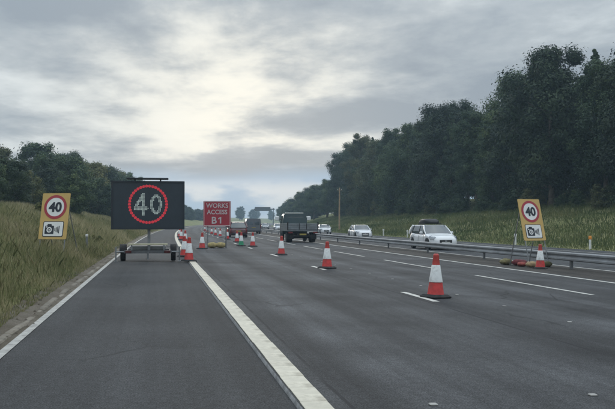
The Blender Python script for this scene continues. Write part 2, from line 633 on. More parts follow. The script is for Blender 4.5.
# road studs
M_stud = mat('stud', (0.34, 0.33, 0.31), 0.6, var=0.15)
stud_mb = MB().box((0, 0, 0.007), (0.062, 0.055, 0.014), bev=0.005)
first = None
stud_spots = [(8.45 + 2.22 * k, 5.92) for k in range(14)] + [(5.75, 2.06), (5.95, 3.5)]
for k, (s, u) in enumerate(stud_spots):
    if first is None:
        o = stud_mb.build('road_stud', M_stud)
        first = o.data
    else:
        o = bpy.data.objects.new('road_stud', first)
        C.objects.link(o)
    o.location = at(s, u)
    o.rotation_euler = (0, K, heading(s))
    if u > 5:
        tag(o, 'small pale road stud in the row just right of the coned lane line', 'road stud', 'road studs beside the lane line')
    elif u < 3:
        tag(o, 'small pale road stud at the bottom edge in the nearest lane, left one', 'road stud')
    else:
        tag(o, 'small pale road stud near the bottom right corner', 'road stud')

# ------------------------------------------------------------------ grass
M_blade = leaf_mat('grass_blade', [(0.11, 0.128, 0.055), (0.185, 0.19, 0.09), (0.275, 0.255, 0.135), (0.385, 0.335, 0.205), (0.49, 0.43, 0.29)], 0.45, 0.0, 0.7)
M_blade_r = leaf_mat('bank_grass_blade', [(0.065, 0.095, 0.033), (0.115, 0.145, 0.052), (0.175, 0.19, 0.078), (0.27, 0.255, 0.125)], 0.4, 0.0, 0.7)
rg = np.random.default_rng(11)


def bank_np(u, s):
    return np.array([bank(a, b) for a, b in zip(u, s)])


def blades(name, u, s, hgt, wid, tint, m, label):
    n = len(u)
    h = np.where(s < 25, 0.0, (s - 25) / RAD)
    c = np.where(s < 25, 0.0, (s - 25) ** 2 / (2 * RAD))
    base = np.stack([c + u, s - u * h, bank_np(u, s) - 0.02], 1)
    a = rg.uniform(0, 2 * np.pi, n)
    side = np.stack([np.cos(a), np.sin(a), np.zeros(n)], 1) * wid[:, None]
    b = rg.uniform(0, 2 * np.pi, n)
    lean = np.stack([np.cos(b), np.sin(b), np.zeros(n)], 1) * (hgt * rg.uniform(0.05, 0.6, n))[:, None]
    up = np.zeros((n, 3))
    up[:, 2] = hgt
    mid = base + lean * 0.3 + up * 0.55
    tip = base + lean + up * (1 - 0.12 * rg.random(n))[:, None]
    q = np.stack([base - side, base + side, mid + side * 0.7, tip, mid - side * 0.7], 1).reshape(-1, 3)
    me = fast_mesh(name, q, 5, tint)
    o = link(name, me, m)
    o['kind'] = 'stuff'
    tag(o, label, 'grass')
    return o


# left verge: tall, uneven and partly dried
def scatter_left(n, s0, s1, u0, u1, edge_bias=1.6):
    s = s0 + (s1 - s0) * rg.random(n) ** 1.35
    u = u0 - (u0 - u1) * rg.random(n) ** edge_bias
    return u, s


u1, s1 = scatter_left(80000, 5.0, 36.0, -1.93, -9.0)
clump = np.sin(s1 * 1.7 + u1 * 2.1) * np.sin(s1 * 0.9 - u1 * 1.3) * 0.5 + np.sin(s1 * 0.37 + u1 * 0.8) * 0.5
h1 = (0.16 + 0.30 * rg.random(80000) ** 1.5 + 0.12 * clump) * np.clip((-u1 - 1.78) * 1.3, 0.25, 1.0)
patch1 = np.sin(s1 * 0.43 + 1.0) * np.sin(u1 * 1.1 + s1 * 0.21) + 0.6 * np.sin(s1 * 1.3 - u1 * 2.2)
t1 = np.clip(0.36 + 0.13 * patch1 + 0.26 * clump + rg.normal(0, 0.24, 80000), 0, 1)
uA, sA = scatter_left(95000, 30.0, 130.0, -1.95, -20.0, 1.2)
clumpA = np.sin(sA * 0.7 + uA * 1.1) * np.sin(sA * 0.4 - uA * 0.7) * 0.5 + np.sin(sA * 0.17 + uA * 0.4) * 0.5
hA = (0.22 + 0.38 * rg.random(95000) + 0.14 * clumpA) * np.clip((-uA - 1.78) * 1.2, 0.25, 1.0)
tA = np.clip(0.42 + 0.32 * clumpA + rg.normal(0, 0.22, 95000), 0, 1)
uu, ss = np.concatenate([u1, uA]), np.concatenate([s1, sA])
blades('verge_grass', uu, ss, np.clip(np.concatenate([h1, hA]), 0.05, 1), np.concatenate([np.full(80000, 0.0042), np.full(95000, 0.011)]) * rg.uniform(0.6, 1.4, 175000),
       np.concatenate([t1, tA]), M_blade, 'tall dry green grass covering the left verge and bank')

n = 110000
sR = 35 + 215 * rg.random(n) ** 1.3
uR = 29.35 + 17.0 * rg.random(n) ** 1.1
cR = np.sin(sR * 0.33 + uR * 0.9) * np.sin(sR * 0.21 - uR * 0.6) * 0.5 + np.sin(sR * 0.09 + uR * 0.3) * 0.5
hR = (0.18 + 0.40 * rg.random(n) ** 1.7 + 0.14 * cR) * np.clip((uR - 29.2) * 0.8, 0.25, 1.0)
pR = np.sin(sR * 0.19 + np.sin(uR * 0.7) * 2) * np.sin(uR * 0.55 + sR * 0.06) + 0.6 * np.sin(sR * 0.41 - uR * 0.9)
tR = np.clip(0.34 + 0.2 * cR + 0.17 * pR + rg.normal(0, 0.18, n), 0, 1)
blades('bank_grass', uR, sR, np.clip(hR, 0.06, 1), 0.022 * rg.uniform(0.6, 1.5, n), tR, M_blade_r, 'rough grass on the bank below the right hand wood')

# crumbs of stone and soil along the left edge
crumbs = MB()
for k in range(260):
    s_, u_ = rnd.uniform(4, 40), rnd.uniform(-2.25, -1.6)
    p = at(s_, u_)
    r_ = rnd.uniform(0.006, 0.022)
    M = Matrix.Translation((p.x, p.y, dirt_z(u_, s_) + r_ * 0.3)) @ Matrix.Rotation(rnd.uniform(0, 6), 4, 'Z')
    crumbs.box((0, 0, 0), (r_ * 2, r_ * rnd.uniform(1.2, 2.4), r_ * 1.1), M, taper=0.55)
o = crumbs.build('roadside_debris', M_dirt, kind='stuff')
tag(o, 'loose stones and soil crumbs along the left edge line', 'debris')

# ------------------------------------------------------------------ trees
GREENS = [(0.014, 0.030, 0.015), (0.030, 0.057, 0.026), (0.055, 0.089, 0.037), (0.095, 0.13, 0.052)]
M_leaf = leaf_mat('leaf_dark', GREENS, 0.18, 0.5)
M_leaf_o = leaf_mat('leaf_olive', [(0.04, 0.055, 0.02), (0.075, 0.092, 0.034), (0.11, 0.12, 0.045), (0.15, 0.145, 0.06)], 0.22, 0.3)
M_bark = mat('bark', (0.12, 0.10, 0.08), 0.95, var=0.35, vscale=5)


def leaf_cloud(g, cen, rad, per, leaf):
    """leaf quads spread over clumps: cen (n,3), rad (n,)"""
    n = len(cen)
    idx = np.repeat(np.arange(n), per)
    m = len(idx)
    d = g.normal(size=(m, 3))
    d /= np.linalg.norm(d, axis=1)[:, None]
    d[:, 2] = d[:, 2] * 0.85 + 0.1
    r = rad[idx] * g.random(m) ** 0.5 * np.clip(1.0 + 0.17 * g.normal(size=m), 0.3, 1.5)
    p = cen[idx] + d * r[:, None]
    nrm = d * 1.5 + g.normal(size=(m, 3)) * 0.55 + np.array([0, 0, 0.5])
    nrm /= np.linalg.norm(nrm, axis=1)[:, None]
    a = np.cross(nrm, g.normal(size=(m, 3)))
    a /= np.linalg.norm(a, axis=1)[:, None] + 1e-6
    b = np.cross(nrm, a)
    L = leaf * g.uniform(0.55, 1.35, m)[:, None]
    q = np.stack([p - a * L, p - b * L * 0.55 + a * L * 0.1, p + a * L, p + b * L * 0.55 - a * L * 0.1], 1).reshape(-1, 3)
    clump_t = g.uniform(-0.3, 0.3, n)[idx]
    tint = np.clip(0.45 + clump_t + g.normal(0, 0.16, m), 0, 1)
    return q, tint


def tree_meshes(seed, h, cr, base, nclump, per, leaf, kind='round'):
    g = np.random.default_rng(seed)
    tb = MB()
    lean = g.uniform(-0.04, 0.04, 2) * h
    tp = [Vector((lean[0] * (k / 6) ** 1.5, lean[1] * (k / 6) ** 1.5, h * 0.88 * k / 6)) for k in range(7)]
    r0 = 0.017 * h + 0.03
    tb.tube(tp, [r0 * (1.25 if k == 0 else 1.0 - 0.14 * k) for k in range(7)], 8)
    cen, rad = [], []
    for k in range(nclump):
        f = (k + 0.5) / nclump
        z = base + (h - base) * f
        if kind == 'cone':
            w_ = cr * (1.05 - f) ** 0.8
        elif kind == 'tall':
            w_ = cr * (0.35 + 0.65 * math.sin(math.pi * min(1, 0.12 + 0.85 * f)))
        else:
            w_ = cr * (0.25 + 0.75 * math.sin(math.pi * min(1, 0.10 + 0.85 * f)) ** 0.8)
        a = k * 2.39996 + g.uniform(-0.5, 0.5)
        q = w_ * (g.random() ** 0.5) * g.uniform(0.7, 1.12)
        rc = (0.29 if kind != 'cone' else 0.25) * cr * g.uniform(0.75, 1.4) * (1.0 if f < 0.8 else (0.8 if kind != 'cone' or f < 0.88 else 0.5))
        if kind == 'cone':                        # narrow spire, shrinking to a point
            w_ = cr * (1.02 - f) ** 0.9
            q = w_ * g.uniform(0.35, 1.05)
            rc = 0.16 + 0.30 * cr * (1.03 - f) * g.uniform(0.7, 1.2)
        ax = lean * (min(1, z / (h * 0.88))) ** 1.5
        cen.append((ax[0] + q * math.cos(a), ax[1] + q * math.sin(a), z - rc * 0.5 + g.uniform(-0.3, 0.3)))
        rad.append(rc)
    for k in range(0, nclump, max(1, nclump // 14)):
        c = Vector(cen[k])
        z0 = max(base * 0.55, min(h * 0.8, c.z - 0.35 * math.hypot(c.x, c.y) - 0.5))
        i = z0 / (h * 0.88) * 6
        p0 = tp[int(i)].lerp(tp[min(6, int(i) + 1)], i - int(i))
        md = p0.lerp(c, 0.5) + Vector((0, 0, -0.12 * (c - p0).length))
        tb.tube([p0, md, c], [r0 * 0.42, r0 * 0.26, r0 * 0.08], 5)
    q, tint = leaf_cloud(g, np.array(cen), np.array(rad), per, leaf)
    trunk = MB.build(tb, 'trunk', M_bark, smooth='full')
    tm = trunk.data
    bpy.data.objects.remove(trunk)
    return tm, fast_mesh('crown', q, 4, tint)


TREES = [
    tree_meshes(1, 16.5, 4.8, 3.8, 74, 633, 0.145, 'round'),
    tree_meshes(2, 17.5, 3.9, 2.2, 74, 601, 0.145, 'tall'),
    tree_meshes(3, 15.5, 5.2, 2.0, 80, 633, 0.145, 'round'),
    tree_meshes(4, 18.0, 4.6, 4.4, 74, 601, 0.145, 'tall'),
    tree_meshes(5, 17.0, 3.4, 1.5, 110, 330, 0.135, 'cone'),
]
BUSH = [
    tree_meshes(21, 5.2, 2.6, 0.2, 60, 170, 0.17, 'round'),
    tree_meshes(22, 4.2, 2.4, 0.1, 55, 170, 0.16, 'round'),
    tree_meshes(23, 6.4, 2.5, 0.3, 70, 170, 0.18, 'tall'),
]
LEFT = [
    tree_meshes(31, 8.5, 3.3, 0.6, 62, 343, 0.14, 'round'),
    tree_meshes(32, 9.5, 3.0, 0.8, 62, 343, 0.14, 'tall'),
    tree_meshes(33, 7.0, 3.1, 0.3, 52, 343, 0.14, 'round'),
]
REF_H = {0: 16.5, 1: 17.5, 2: 15.5, 3: 18.0, 4: 17.0}


def plant(name, meshes, s, u, k, rz, label, category, group, leaf=None, wide=1.0):
    e = thing(name, label, category, on_bank(s, u, -0.15), rz, group)
    e.scale = (k * wide, k * wide, k)
    for nm, me, m in (('trunk', meshes[0], M_bark), ('crown', meshes[1], leaf or M_leaf)):
        o = bpy.data.objects.new(nm, me)
        C.objects.link(o)
        o.parent = e
        if not me.materials:
            me.materials.append(None)
        o.material_slots[0].link = 'OBJECT'
        o.material_slots[0].material = m
    return e


rt = random.Random(5)
# front row of the right hand wood, one by one, from the frame edge back to its far end
front = []
s = 62.0
while s < 238:
    front.append((s, 46.5 + rt.uniform(-1.4, 1.4)))
    s += rt.uniform(6.0, 9.0)
ordw = ['first', 'second', 'third', 'fourth', 'fifth', 'sixth', 'seventh', 'eighth', 'ninth', 'tenth', 'eleventh', 'twelfth', 'thirteenth', 'fourteenth', 'fifteenth',
        'sixteenth', 'seventeenth', 'eighteenth', 'nineteenth', 'twentieth', 'twenty-first', 'twenty-second', 'twenty-third', 'twenty-fourth', 'twenty-fifth', 'twenty-sixth', 'twenty-seventh',
        'twenty-eighth', 'twenty-ninth', 'thirtieth', 'thirty-first', 'thirty-second', 'thirty-third', 'thirty-fourth']


def top_target(s):
    """height of the wood's outline above the road, along its length"""
    pts = [(60, 20.8), (72, 21.2), (85, 22.2), (97, 23.4), (106, 21.8), (120, 21.8), (135, 22.2), (160, 22.6), (190, 23.8), (215, 24.0), (240, 23.2)]
    for (a, x), (b, y) in zip(pts, pts[1:]):
        if s <= b:
            return x + (y - x) * max(0, (s - a)) / (b - a)
    return pts[-1][1]


for i, (s, u) in enumerate(front):
    kind = rt.choice([0, 1, 2, 3, 4, 2, 4])
    k = (top_target(s) - bank(u, s)) / REF_H[kind] * rt.uniform(0.74, 1.0)
    plant('leafy_tree', TREES[kind], s, u, k, rt.uniform(0, 6.28), f'dark leafy tree, {ordw[i]} from the right in the front row of the right hand wood', 'tree',
          'front row of the wood on the right bank', M_leaf_o if rt.random() < 0.22 else M_leaf)
for (u0, ds, s0, s1, kk) in ((52.0, 6.5, 68, 250, 1.02), (60.0, 7.5, 80, 262, 1.0), (70.0, 9.0, 96, 276, 0.97)):
    s = s0
    while s < s1:
        kind = rt.choice([0, 1, 4, 3, 4])
        u = u0 + rt.uniform(-2, 2)
        k = (top_target(s * 45 / u0) - bank(u, s) + (u0 - 45) * 0.04) / REF_H[kind] * kk * rt.uniform(0.9, 1.05)
        plant('leafy_tree', TREES[kind], s, u, k, rt.uniform(0, 6.28), 'dark leafy tree standing deep in the wood behind its front row on the right', 'tree', 'inner trees of the wood on the right bank')
        s += rt.uniform(0.8, 1.2) * ds
# undergrowth at the wood's edge
s = 60.0
while s < 240:
    u = 44.5 + rt.uniform(-1.0, 1.2)
    plant('bush', rt.choice(BUSH), s, u, rt.uniform(0.3, 0.62), rt.uniform(0, 6.28), 'rounded bush along the foot of the right hand wood', 'bush', 'bushes at the foot of the right hand wood', M_leaf_o if rt.random() < 0.4 else M_leaf, 1.15)
    s += rt.uniform(3.2, 6.5)
# lower, farther trees past the end of the wood
for i, (s, u, h) in enumerate([(255, 44, 12.5), (268, 41, 12), (285, 42, 11.5), (300, 39, 11.2), (318, 40, 10.8), (336, 37, 10), (355, 38, 10.2), (376, 36, 9.4), (400, 37, 9.6), (425, 35, 9), (455, 36, 9.2),
                               (262, 50, 14), (282, 52, 13), (305, 50, 12.5), (330, 49, 12), (360, 48, 11), (395, 48, 11), (440, 46, 11), (490, 36, 9), (530, 36, 9.5), (580, 38, 9.5)]):
    kind = (i * 3) % 4
    plant('leafy_tree', TREES[kind], s, u, h / REF_H[kind], rt.uniform(0, 6.28), 'lower distant tree past the far end of the right hand wood, above the tipper truck', 'tree', 'distant trees on the right', None, 1.35)
# left bank
LT = [(72, -15.2, 4.0, 2), (79, -14.5, 4.6, 0), (88, -15.5, 4.9, 1), (97, -16.5, 4.4, 2), (106, -15, 5.6, 0), (114, -17, 7.4, 1), (124, -15, 8.6, 0), (134, -16.5, 9.6, 1), (145, -14.5, 9.4, 0), (156, -16, 10.0, 1),
      (168, -14.5, 10.0, 0), (180, -15.5, 11.0, 1), (193, -14.5, 10.6, 0), (206, -16, 11.6, 1), (220, -14.5, 11.0, 0), (236, -15.5, 9.0, 1), (128, -11.5, 6.0, 2), (150, -10.5, 5.4, 2), (175, -10.5, 6.0, 0), (198, -10, 5.4, 2),
      (92, -10.6, 4.6, 2), (84, -21, 5.0, 1), (100, -23, 6.4, 0), (120, -24, 8.5, 1), (142, -23, 11.5, 0), (165, -22, 12.0, 1)]
LH = {0: 8.5, 1: 9.5, 2: 7.0}
n_young = n_rear = 0
for i, (s, u, h, k) in enumerate(LT):
    if u > -13 and h < 7:
        lab, grp = f'dark bushy young tree low on the left grass bank, {ordw[n_young]} in that row', 'young trees low on the left bank'
        n_young += 1
    elif u < -18:
        lab, grp = f'dark leafy tree in the rear rank atop the left bank, {ordw[n_rear]} from the left', 'rear trees on the left bank'
        n_rear += 1
    else:
        lab, grp = f'dark leafy tree, {ordw[i]} along the front line of the left bank top', 'trees along the left bank top'
    plant('leafy_tree', LEFT[k], s, u, h / LH[k], rt.uniform(0, 6.28), lab, 'tree', grp, M_leaf_o if i % 5 == 3 else M_leaf, 1.1)
for i in range(26):
    s = 258 + i * 13 + rt.uniform(-3, 3)
    k = i % 3
    plant('leafy_tree', LEFT[k], s, -12.5 + rt.uniform(-2.5, 1.5), rt.uniform(5.0, 7.2) / LH[k], rt.uniform(0, 6.28), 'small distant tree beside the left of the road, seen between the two message boards', 'tree', 'distant trees left of the road', None, 1.3)
for i, (s, u, h) in enumerate([(690, -15, 11.5), (720, -18, 12.5), (760, -14, 11.0), (820, -20, 12), (860, -12, 11), (900, -20, 12), (950, -10, 11), (1000, -16, 12), (1060, -8, 12), (1100, -14, 12)]):
    plant('leafy_tree', TREES[i % 4], s, u, h / REF_H[i % 4], rt.uniform(0, 6.28), 'far tree where the road bends out of sight beside the red sign', 'tree', 'farthest trees at the bend', None, 1.2)
# low weeds on the left bank beside the trailer
for i, (s, u, k) in enumerate([(40, -3.0, 0.12), (64, -9.2, 0.28)]):
    plant('weed', BUSH[i % 3], s, u, k, rt.uniform(0, 6.28), ('low leafy weed at the foot of the left bank behind the trailer', 'low leafy weed higher up the left bank')[i], 'weed', 'weeds among the left bank grass', M_leaf_o, 1.1)

# ------------------------------------------------------------------ crash barrier
M_galv = mat('galvanised', (0.25, 0.26, 0.27), 0.6, metal=0.35, var=0.15, vscale=1.5, dirt=0.35, dirt_col=(0.15, 0.15, 0.15))
M_galv_d = mat('galvanised_post', (0.16, 0.165, 0.17), 0.6, metal=0.4, var=0.2, vscale=4)
BAR_U = 13.95
bar = thing('crash_barrier', 'long grey steel crash barrier on the central reserve', 'barrier', at(25.0, BAR_U))
prof = [(-0.05, 0.29), (-0.095, 0.32), (-0.095, 0.37), (-0.045, 0.42), (-0.045, 0.45), (-0.095, 0.50), (-0.095, 0.55), (-0.05, 0.58),
        (0.05, 0.58), (0.095, 0.55), (0.095, 0.50), (0.045, 0.45), (0.045, 0.42), (0.095, 0.37), (0.095, 0.32), (0.05, 0.29)]
o0 = at(25.0, BAR_U)
post_me = None
k0 = -2
for k in range(k0, 42):
    sa, sb = 25.0 + 7.45 * k, 25.0 + 7.45 * (k + 1)
    b = MB()
    rings = []
    for q, s_ in enumerate((sa - 0.12, sb + 0.004)):
        p = at(s_, BAR_U) - o0
        g = 1.0 if q == 0 else 0.97
        rings.append([(p.x + x * g, p.y, p.z + z) for x, z in prof])
    b.loft(rings)
    b.build('beam', M_galv, bar)
    p = at(sa, BAR_U) - o0
    if post_me is None:
        o = MB().box((0, 0, 0.18), (0.075, 0.11, 0.50)).box((0, 0, 0.435), (0.085, 0.14, 0.07)).build('post', M_galv_d, bar)
        post_me = o.data
    else:
        o = link('post', post_me, None, bar)
    o.location = p

# ------------------------------------------------------------------ traffic cones
M_black = mat('rubber_black', (0.018, 0.018, 0.019), 0.8, var=0.25, vscale=8, dirt=0.4)
M_red = mat('cone_red', (0.50, 0.045, 0.042), 0.55, var=0.15, vscale=9, dirt=0.55, dirt_col=(0.22, 0.07, 0.06))
M_redtop = mat('cone_red_top', (0.46, 0.06, 0.05), 0.5, var=0.12, vscale=6, dirt=0.2)
M_sleeve = mat('cone_sleeve', (0.66, 0.67, 0.66), 0.45, var=0.10, vscale=9, dirt=0.6, dirt_col=(0.30, 0.29, 0.27))
M_green = mat('cone_green', (0.03, 0.26, 0.13), 0.5, var=0.15)


def cone_meshes():
    out = {}
    m = MB()
    m.box((0, 0, 0.022), (0.45, 0.45, 0.040), bev=0.016)
    m.box((0, 0, 0.056), (0.40, 0.40, 0.028), taper=0.82)
    out['base'] = m
    out['cone_foot'] = MB().lathe([(0.165, 0.066), (0.158, 0.09), (0.126, 0.30), (0.129, 0.305)], 24)
    out['reflective_sleeve'] = MB().lathe([(0.131, 0.30), (0.134, 0.304), (0.082, 0.625), (0.078, 0.63)], 24)
    out['cone_tip'] = MB().lathe([(0.076, 0.628), (0.056, 0.775), (0.060, 0.785), (0.055, 0.825), (0.036, 0.845), (0.03, 0.84)], 24)
    return out


cone_proto = None


def cone(s, u, label, green=False, rz=None, tilt=(0, 0)):
    global cone_proto
    ms = {'base': M_black, 'cone_foot': M_red, 'reflective_sleeve': M_sleeve, 'cone_tip': M_redtop}
    e = thing('traffic_cone', label, 'cone', at(s, u, 0.0 if u > 1.05 else -0.034), rz if rz is not None else rnd.uniform(0, 1.5), 'traffic cones')
    e.rotation_euler = (tilt[0], K + tilt[1], e.rotation_euler[2])
    if cone_proto is None:
        cone_proto = {k: b.build(k, ms[k], e, smooth=30).data for k, b in cone_meshes().items()}
    else:
        for k, me in cone_proto.items():
            o = link(k, me, None, e)
            if green and k == 'cone_foot':
                o.material_slots[0].link = 'OBJECT'
                o.material_slots[0].material = M_green
    return e


cone(14.5, 5.25, 'large red and white cone nearest the camera, on the right lane line', rz=0.3)
cone(24.2, 5.20, 'red and white cone second along the lane line, left of the nearest one', rz=0.7)
cone(34.5, 5.33, 'red and white cone third along the lane line, below the tipper truck', rz=0.2)
cone(46.9, 5.45, 'red and white cone fourth along the lane line, right of the green-footed cone')
cone(47.6, 4.83, 'white cone with a green foot beside the red works sign', green=True)
cone(27.8, 1.06, 'red and white cone close to the right wheel of the message board trailer', rz=0.4)
cone(32.3, 1.03, 'red and white cone just behind the one by the trailer wheel')
cone(41.1, 2.19, 'red and white cone just left of the red works sign')
cone(25.1, 12.85, 'red and white cone among the sandbags under the right speed sign', rz=0.9)
for i, (s_, u_) in enumerate([(57, 5.4), (66.5, 5.4), (76, 5.35), (86, 5.4), (96, 5.4), (112, 5.4), (130, 5.4)]):
    cone(s_, u_, f'small distant cone in the line beyond the red works sign, {ordw[i]} from it')
for i, (s_, u_) in enumerate([(52, 1.6), (62, 1.5), (74, 1.5)]):
    cone(s_, u_, f'distant cone beside the shoulder line left of the red sign, {ordw[i]} one along')

# ------------------------------------------------------------------ signs
M_yel = mat('sign_yellow', (0.52, 0.345, 0.115), 0.5, var=0.07, vscale=2, dirt=0.2, dirt_col=(0.35, 0.24, 0.09))
M_wht = mat('sign_white', (0.70, 0.70, 0.68), 0.45, var=0.05, vscale=2, dirt=0.15, dirt_col=(0.45, 0.44, 0.42))
M_sred = mat('sign_red', (0.34, 0.035, 0.05), 0.45, var=0.06, vscale=2)
M_sblk = mat('sign_black', (0.018, 0.022, 0.032), 0.5)
M_steel = mat('frame_steel', (0.22, 0.23, 0.235), 0.5, metal=0.5, var=0.2, vscale=5)


def rrect(x0, x1, z0, z1, r, n=5):
    pts = []
    for (cx_, cz_, a0) in ((x1 - r, z0 + r, -90), (x1 - r, z1 - r, 0), (x0 + r, z1 - r, 90), (x0 + r, z0 + r, 180)):
        for k in range(n + 1):
            a = R(a0 + 90 * k / n)
            pts.append((cx_ + r * math.cos(a), cz_ + r * math.sin(a)))
    return pts


def disc(x, z, r, n=40):
    return [(x + r * math.cos(2 * math.pi * k / n), z + r * math.sin(2 * math.pi * k / n)) for k in range(n)]


def put_text(body, size, x, z, y, m, parent, name='lettering', bold=0.0, sx=1.0, spacing=1.0):
    me = text_mesh(body, size, bold, spacing, 0.003, sx)
    o = link(name, me, m, parent)
    o.location = (x, y, z)
    return o


def speed_sign(label, loc, yaw, lean, leg, W=1.0, H=1.55):
    e = thing('speed_sign', label, 'sign', loc, yaw, 'yellow speed limit signs')
    # plate frame of reference: leaning back about its foot
    T = Matrix.Translation((0, 0, 0)) @ Matrix.Rotation(-lean, 4, 'X')
    z0 = leg
    parts = []
    p = MB().plate(rrect(-W / 2, W / 2, z0, z0 + H, 0.04), 0.0, 0.012).build('back_plate', M_yel, e)
    rz_ = z0 + H - 0.07 - 0.40
    d = MB().plate(disc(0, rz_, 0.36), -0.004, 0.003).build('roundel', M_wht, e)
    MB().ring(0, rz_, 0.315, 0.405, -0.008, 0.003).build('red_ring', M_sred, d)
    put_text('40', 0.44, 0, rz_, -0.010, M_sblk, d, 'numerals', 0.016, 1.02)
    cz = z0 + 0.34
    cp = MB().plate(rrect(-0.37, 0.37, cz - 0.26, cz + 0.26, 0.05), -0.004, 0.003).build('camera_plate', M_sblk, e)
    MB().plate(rrect(-0.345, 0.345, cz - 0.235, cz + 0.235, 0.04), -0.008, 0.003).build('plate_face', M_wht, cp)
    s_ = MB()                                                           # old bellows camera symbol
    s_.plate(rrect(-0.29, 0.03, cz - 0.17, cz + 0.11, 0.02), -0.012, 0.003)
    s_.plate([(-0.22, cz + 0.11), (-0.05, cz + 0.11), (-0.07, cz + 0.165), (-0.20, cz + 0.165)], -0.012, 0.003)
    for k in range(4):
        x = 0.055 + k * 0.048
        hh = 0.045 + 0.024 * k
        s_.plate([(x, cz - 0.02 - hh), (x + 0.028, cz - 0.02 - hh - 0.012), (x + 0.028, cz - 0.02 + hh + 0.012), (x, cz - 0.02 + hh)], -0.012, 0.003)
    s_.build('camera_symbol', M_sblk, cp)
    l_ = MB()
    l_.ring(-0.13, cz - 0.03, 0.055, 0.095, -0.016, 0.003, 24)
    l_.plate(disc(-0.13, cz - 0.03, 0.028, 16), -0.016, 0.003)
    l_.plate(rrect(-0.26, -0.20, cz + 0.05, cz + 0.085, 0.008), -0.016, 0.003)
    l_.build('camera_lens', M_wht, cp)
    for ch in KIDS(e):
        ch.matrix_local = T
    # frame
    for sx in (-1, 1):
        x = sx * (W / 2 - 0.06)
        foot = T @ Vector((x, 0.03, 0.0))
        MB().tube([T @ Vector((x, 0.03, -0.0)), T @ Vector((x, 0.03, leg + H - 0.06))], 0.02, 8).build('leg', M_steel, e)
        MB().tube([T @ Vector((x, 0.045, leg + H * 0.72)), Vector((x, (leg + H) * 0.62 * math.sin(lean) + 0.75, 0.0))], 0.018, 8).build('strut', M_steel, e)
    for q in (leg + 0.3, leg + H - 0.3):
        MB().tube([T @ Vector((-W / 2 + 0.06, 0.032, q)), T @ Vector((W / 2 - 0.06, 0.032, q))], 0.016, 6).build('rail', M_steel, e)
    return e


speed_sign('yellow 40 speed limit sign standing in the grass on the left verge', on_bank(27.0, -3.45), R(-22), R(11), 0.44)
speed_sign('yellow 40 speed limit sign leaning on the central reserve among sandbags', at(26.3, 13.45, 0.01), R(14), R(14), 0.97)

M_bag = [mat('sandbag_' + n_, c_, 0.9, var=0.25, vscale=9, dirt=0.4) for n_, c_ in (('olive', (0.17, 0.15, 0.07)), ('maroon', (0.15, 0.035, 0.04)), ('red', (0.25, 0.06, 0.05)), ('tan', (0.32, 0.23, 0.13)), ('dark', (0.09, 0.085, 0.04)))]


def sandbag(loc, rz, size, m, label):
    b = MB()
    g = random.Random(hash(label) & 255)
    L, W_, H_ = 0.95 * size[0], 0.9 * size[1], 0.85 * size[2]
    rings = []
    for i in range(9):
        f = i / 8
        x = (f - 0.5) * L
        k = max(0.06, math.sin(math.pi * (0.08 + 0.84 * f))) ** 0.28 * (1 + g.uniform(-.07, .07))
        pinch = 0.3 if i in (0, 8) else 1.0 - 0.10 * (i % 2)
        ring = []
        for j in range(12):
            a = 2 * math.pi * j / 12
            yy = math.copysign(abs(math.cos(a)) ** 0.65, math.cos(a)) * W_ / 2 * (k if pinch == 1 else 0.8) * (1 + g.uniform(-.06, .06))
            zz = H_ * 0.5 + math.copysign(abs(math.sin(a)) ** 0.6, math.sin(a)) * H_ * 0.5 * k * pinch * (1 + g.uniform(-.14, .14))
            ring.append((x, yy, max(0.0, zz)))
        rings.append(ring)
    b.loft(rings)
    o = b.build('sandbag', m, smooth='full')
    o.location = loc
    o.rotation_euler = (0, 0, rz)
    tag(o, label, 'sandbag', 'sandbags under the right speed sign')


sandbag(at(27.6, 12.75, 0.01), 0.5, (0.52, 0.36, 0.27), M_bag[0], 'olive yellow sandbag at the left end under the right speed sign')
sandbag(at(27.0, 13.0, 0.01), 2.4, (0.56, 0.36, 0.28), M_bag[1], 'maroon sandbag second from the left under the right speed sign')
sandbag(at(26.5, 12.85, 0.01), 1.0, (0.44, 0.34, 0.20), M_bag[2], 'red sandbag lying flat in front of the maroon one')
sandbag(at(25.9, 12.95, 0.01), 0.15, (0.42, 0.34, 0.25), M_bag[3], 'tan sandbag left of the cone under the right speed sign')
sandbag(at(26.2, 13.62, 0.01), 0.3, (0.46, 0.34, 0.25), M_bag[4], 'dark olive sandbag at the right end under the right speed sign')

# red works access sign
M_wsl = mat('faded_letter', (0.52, 0.46, 0.46), 0.5, var=0.1)
ws = thing('works_sign', 'red works access board on a metal stand in the closed lane', 'sign', at(43.1, 3.09), R(-3))
b_ = MB().plate(rrect(-0.74, 0.74, 1.18, 2.55, 0.05), 0.0, 0.012).build('board', M_sred, ws)
bd = MB()
for (x0, x1, z0, z1) in ((-0.71, 0.71, 1.205, 1.225), (-0.71, 0.71, 2.505, 2.525)):
    bd.plate([(x0, z0), (x1, z0), (x1, z1), (x0, z1)], -0.004, 0.003)
for (x0, x1) in ((-0.71, -0.69), (0.69, 0.71)):
    bd.plate([(x0, 1.226), (x1, 1.226), (x1, 2.504), (x0, 2.504)], -0.004, 0.003)
bd.build('border', M_wht, b_)
put_text('WORKS', 0.34, 0, 2.305, -0.005, M_wsl, b_, 'lettering', 0.006, 0.98)
put_text('ACCESS', 0.34, 0, 1.955, -0.005, M_wsl, b_, 'lettering', 0.006, 0.92)
put_text('B', 0.52, -0.15, 1.505, -0.005, M_wsl, b_, 'lettering', 0.012, 1.0)
MB().plate([(0.15, 1.325), (0.225, 1.325), (0.225, 1.685), (0.165, 1.685), (0.06, 1.615), (0.06, 1.545), (0.15, 1.60)], -0.008, 0.006).build('lettering', M_wsl, b_)
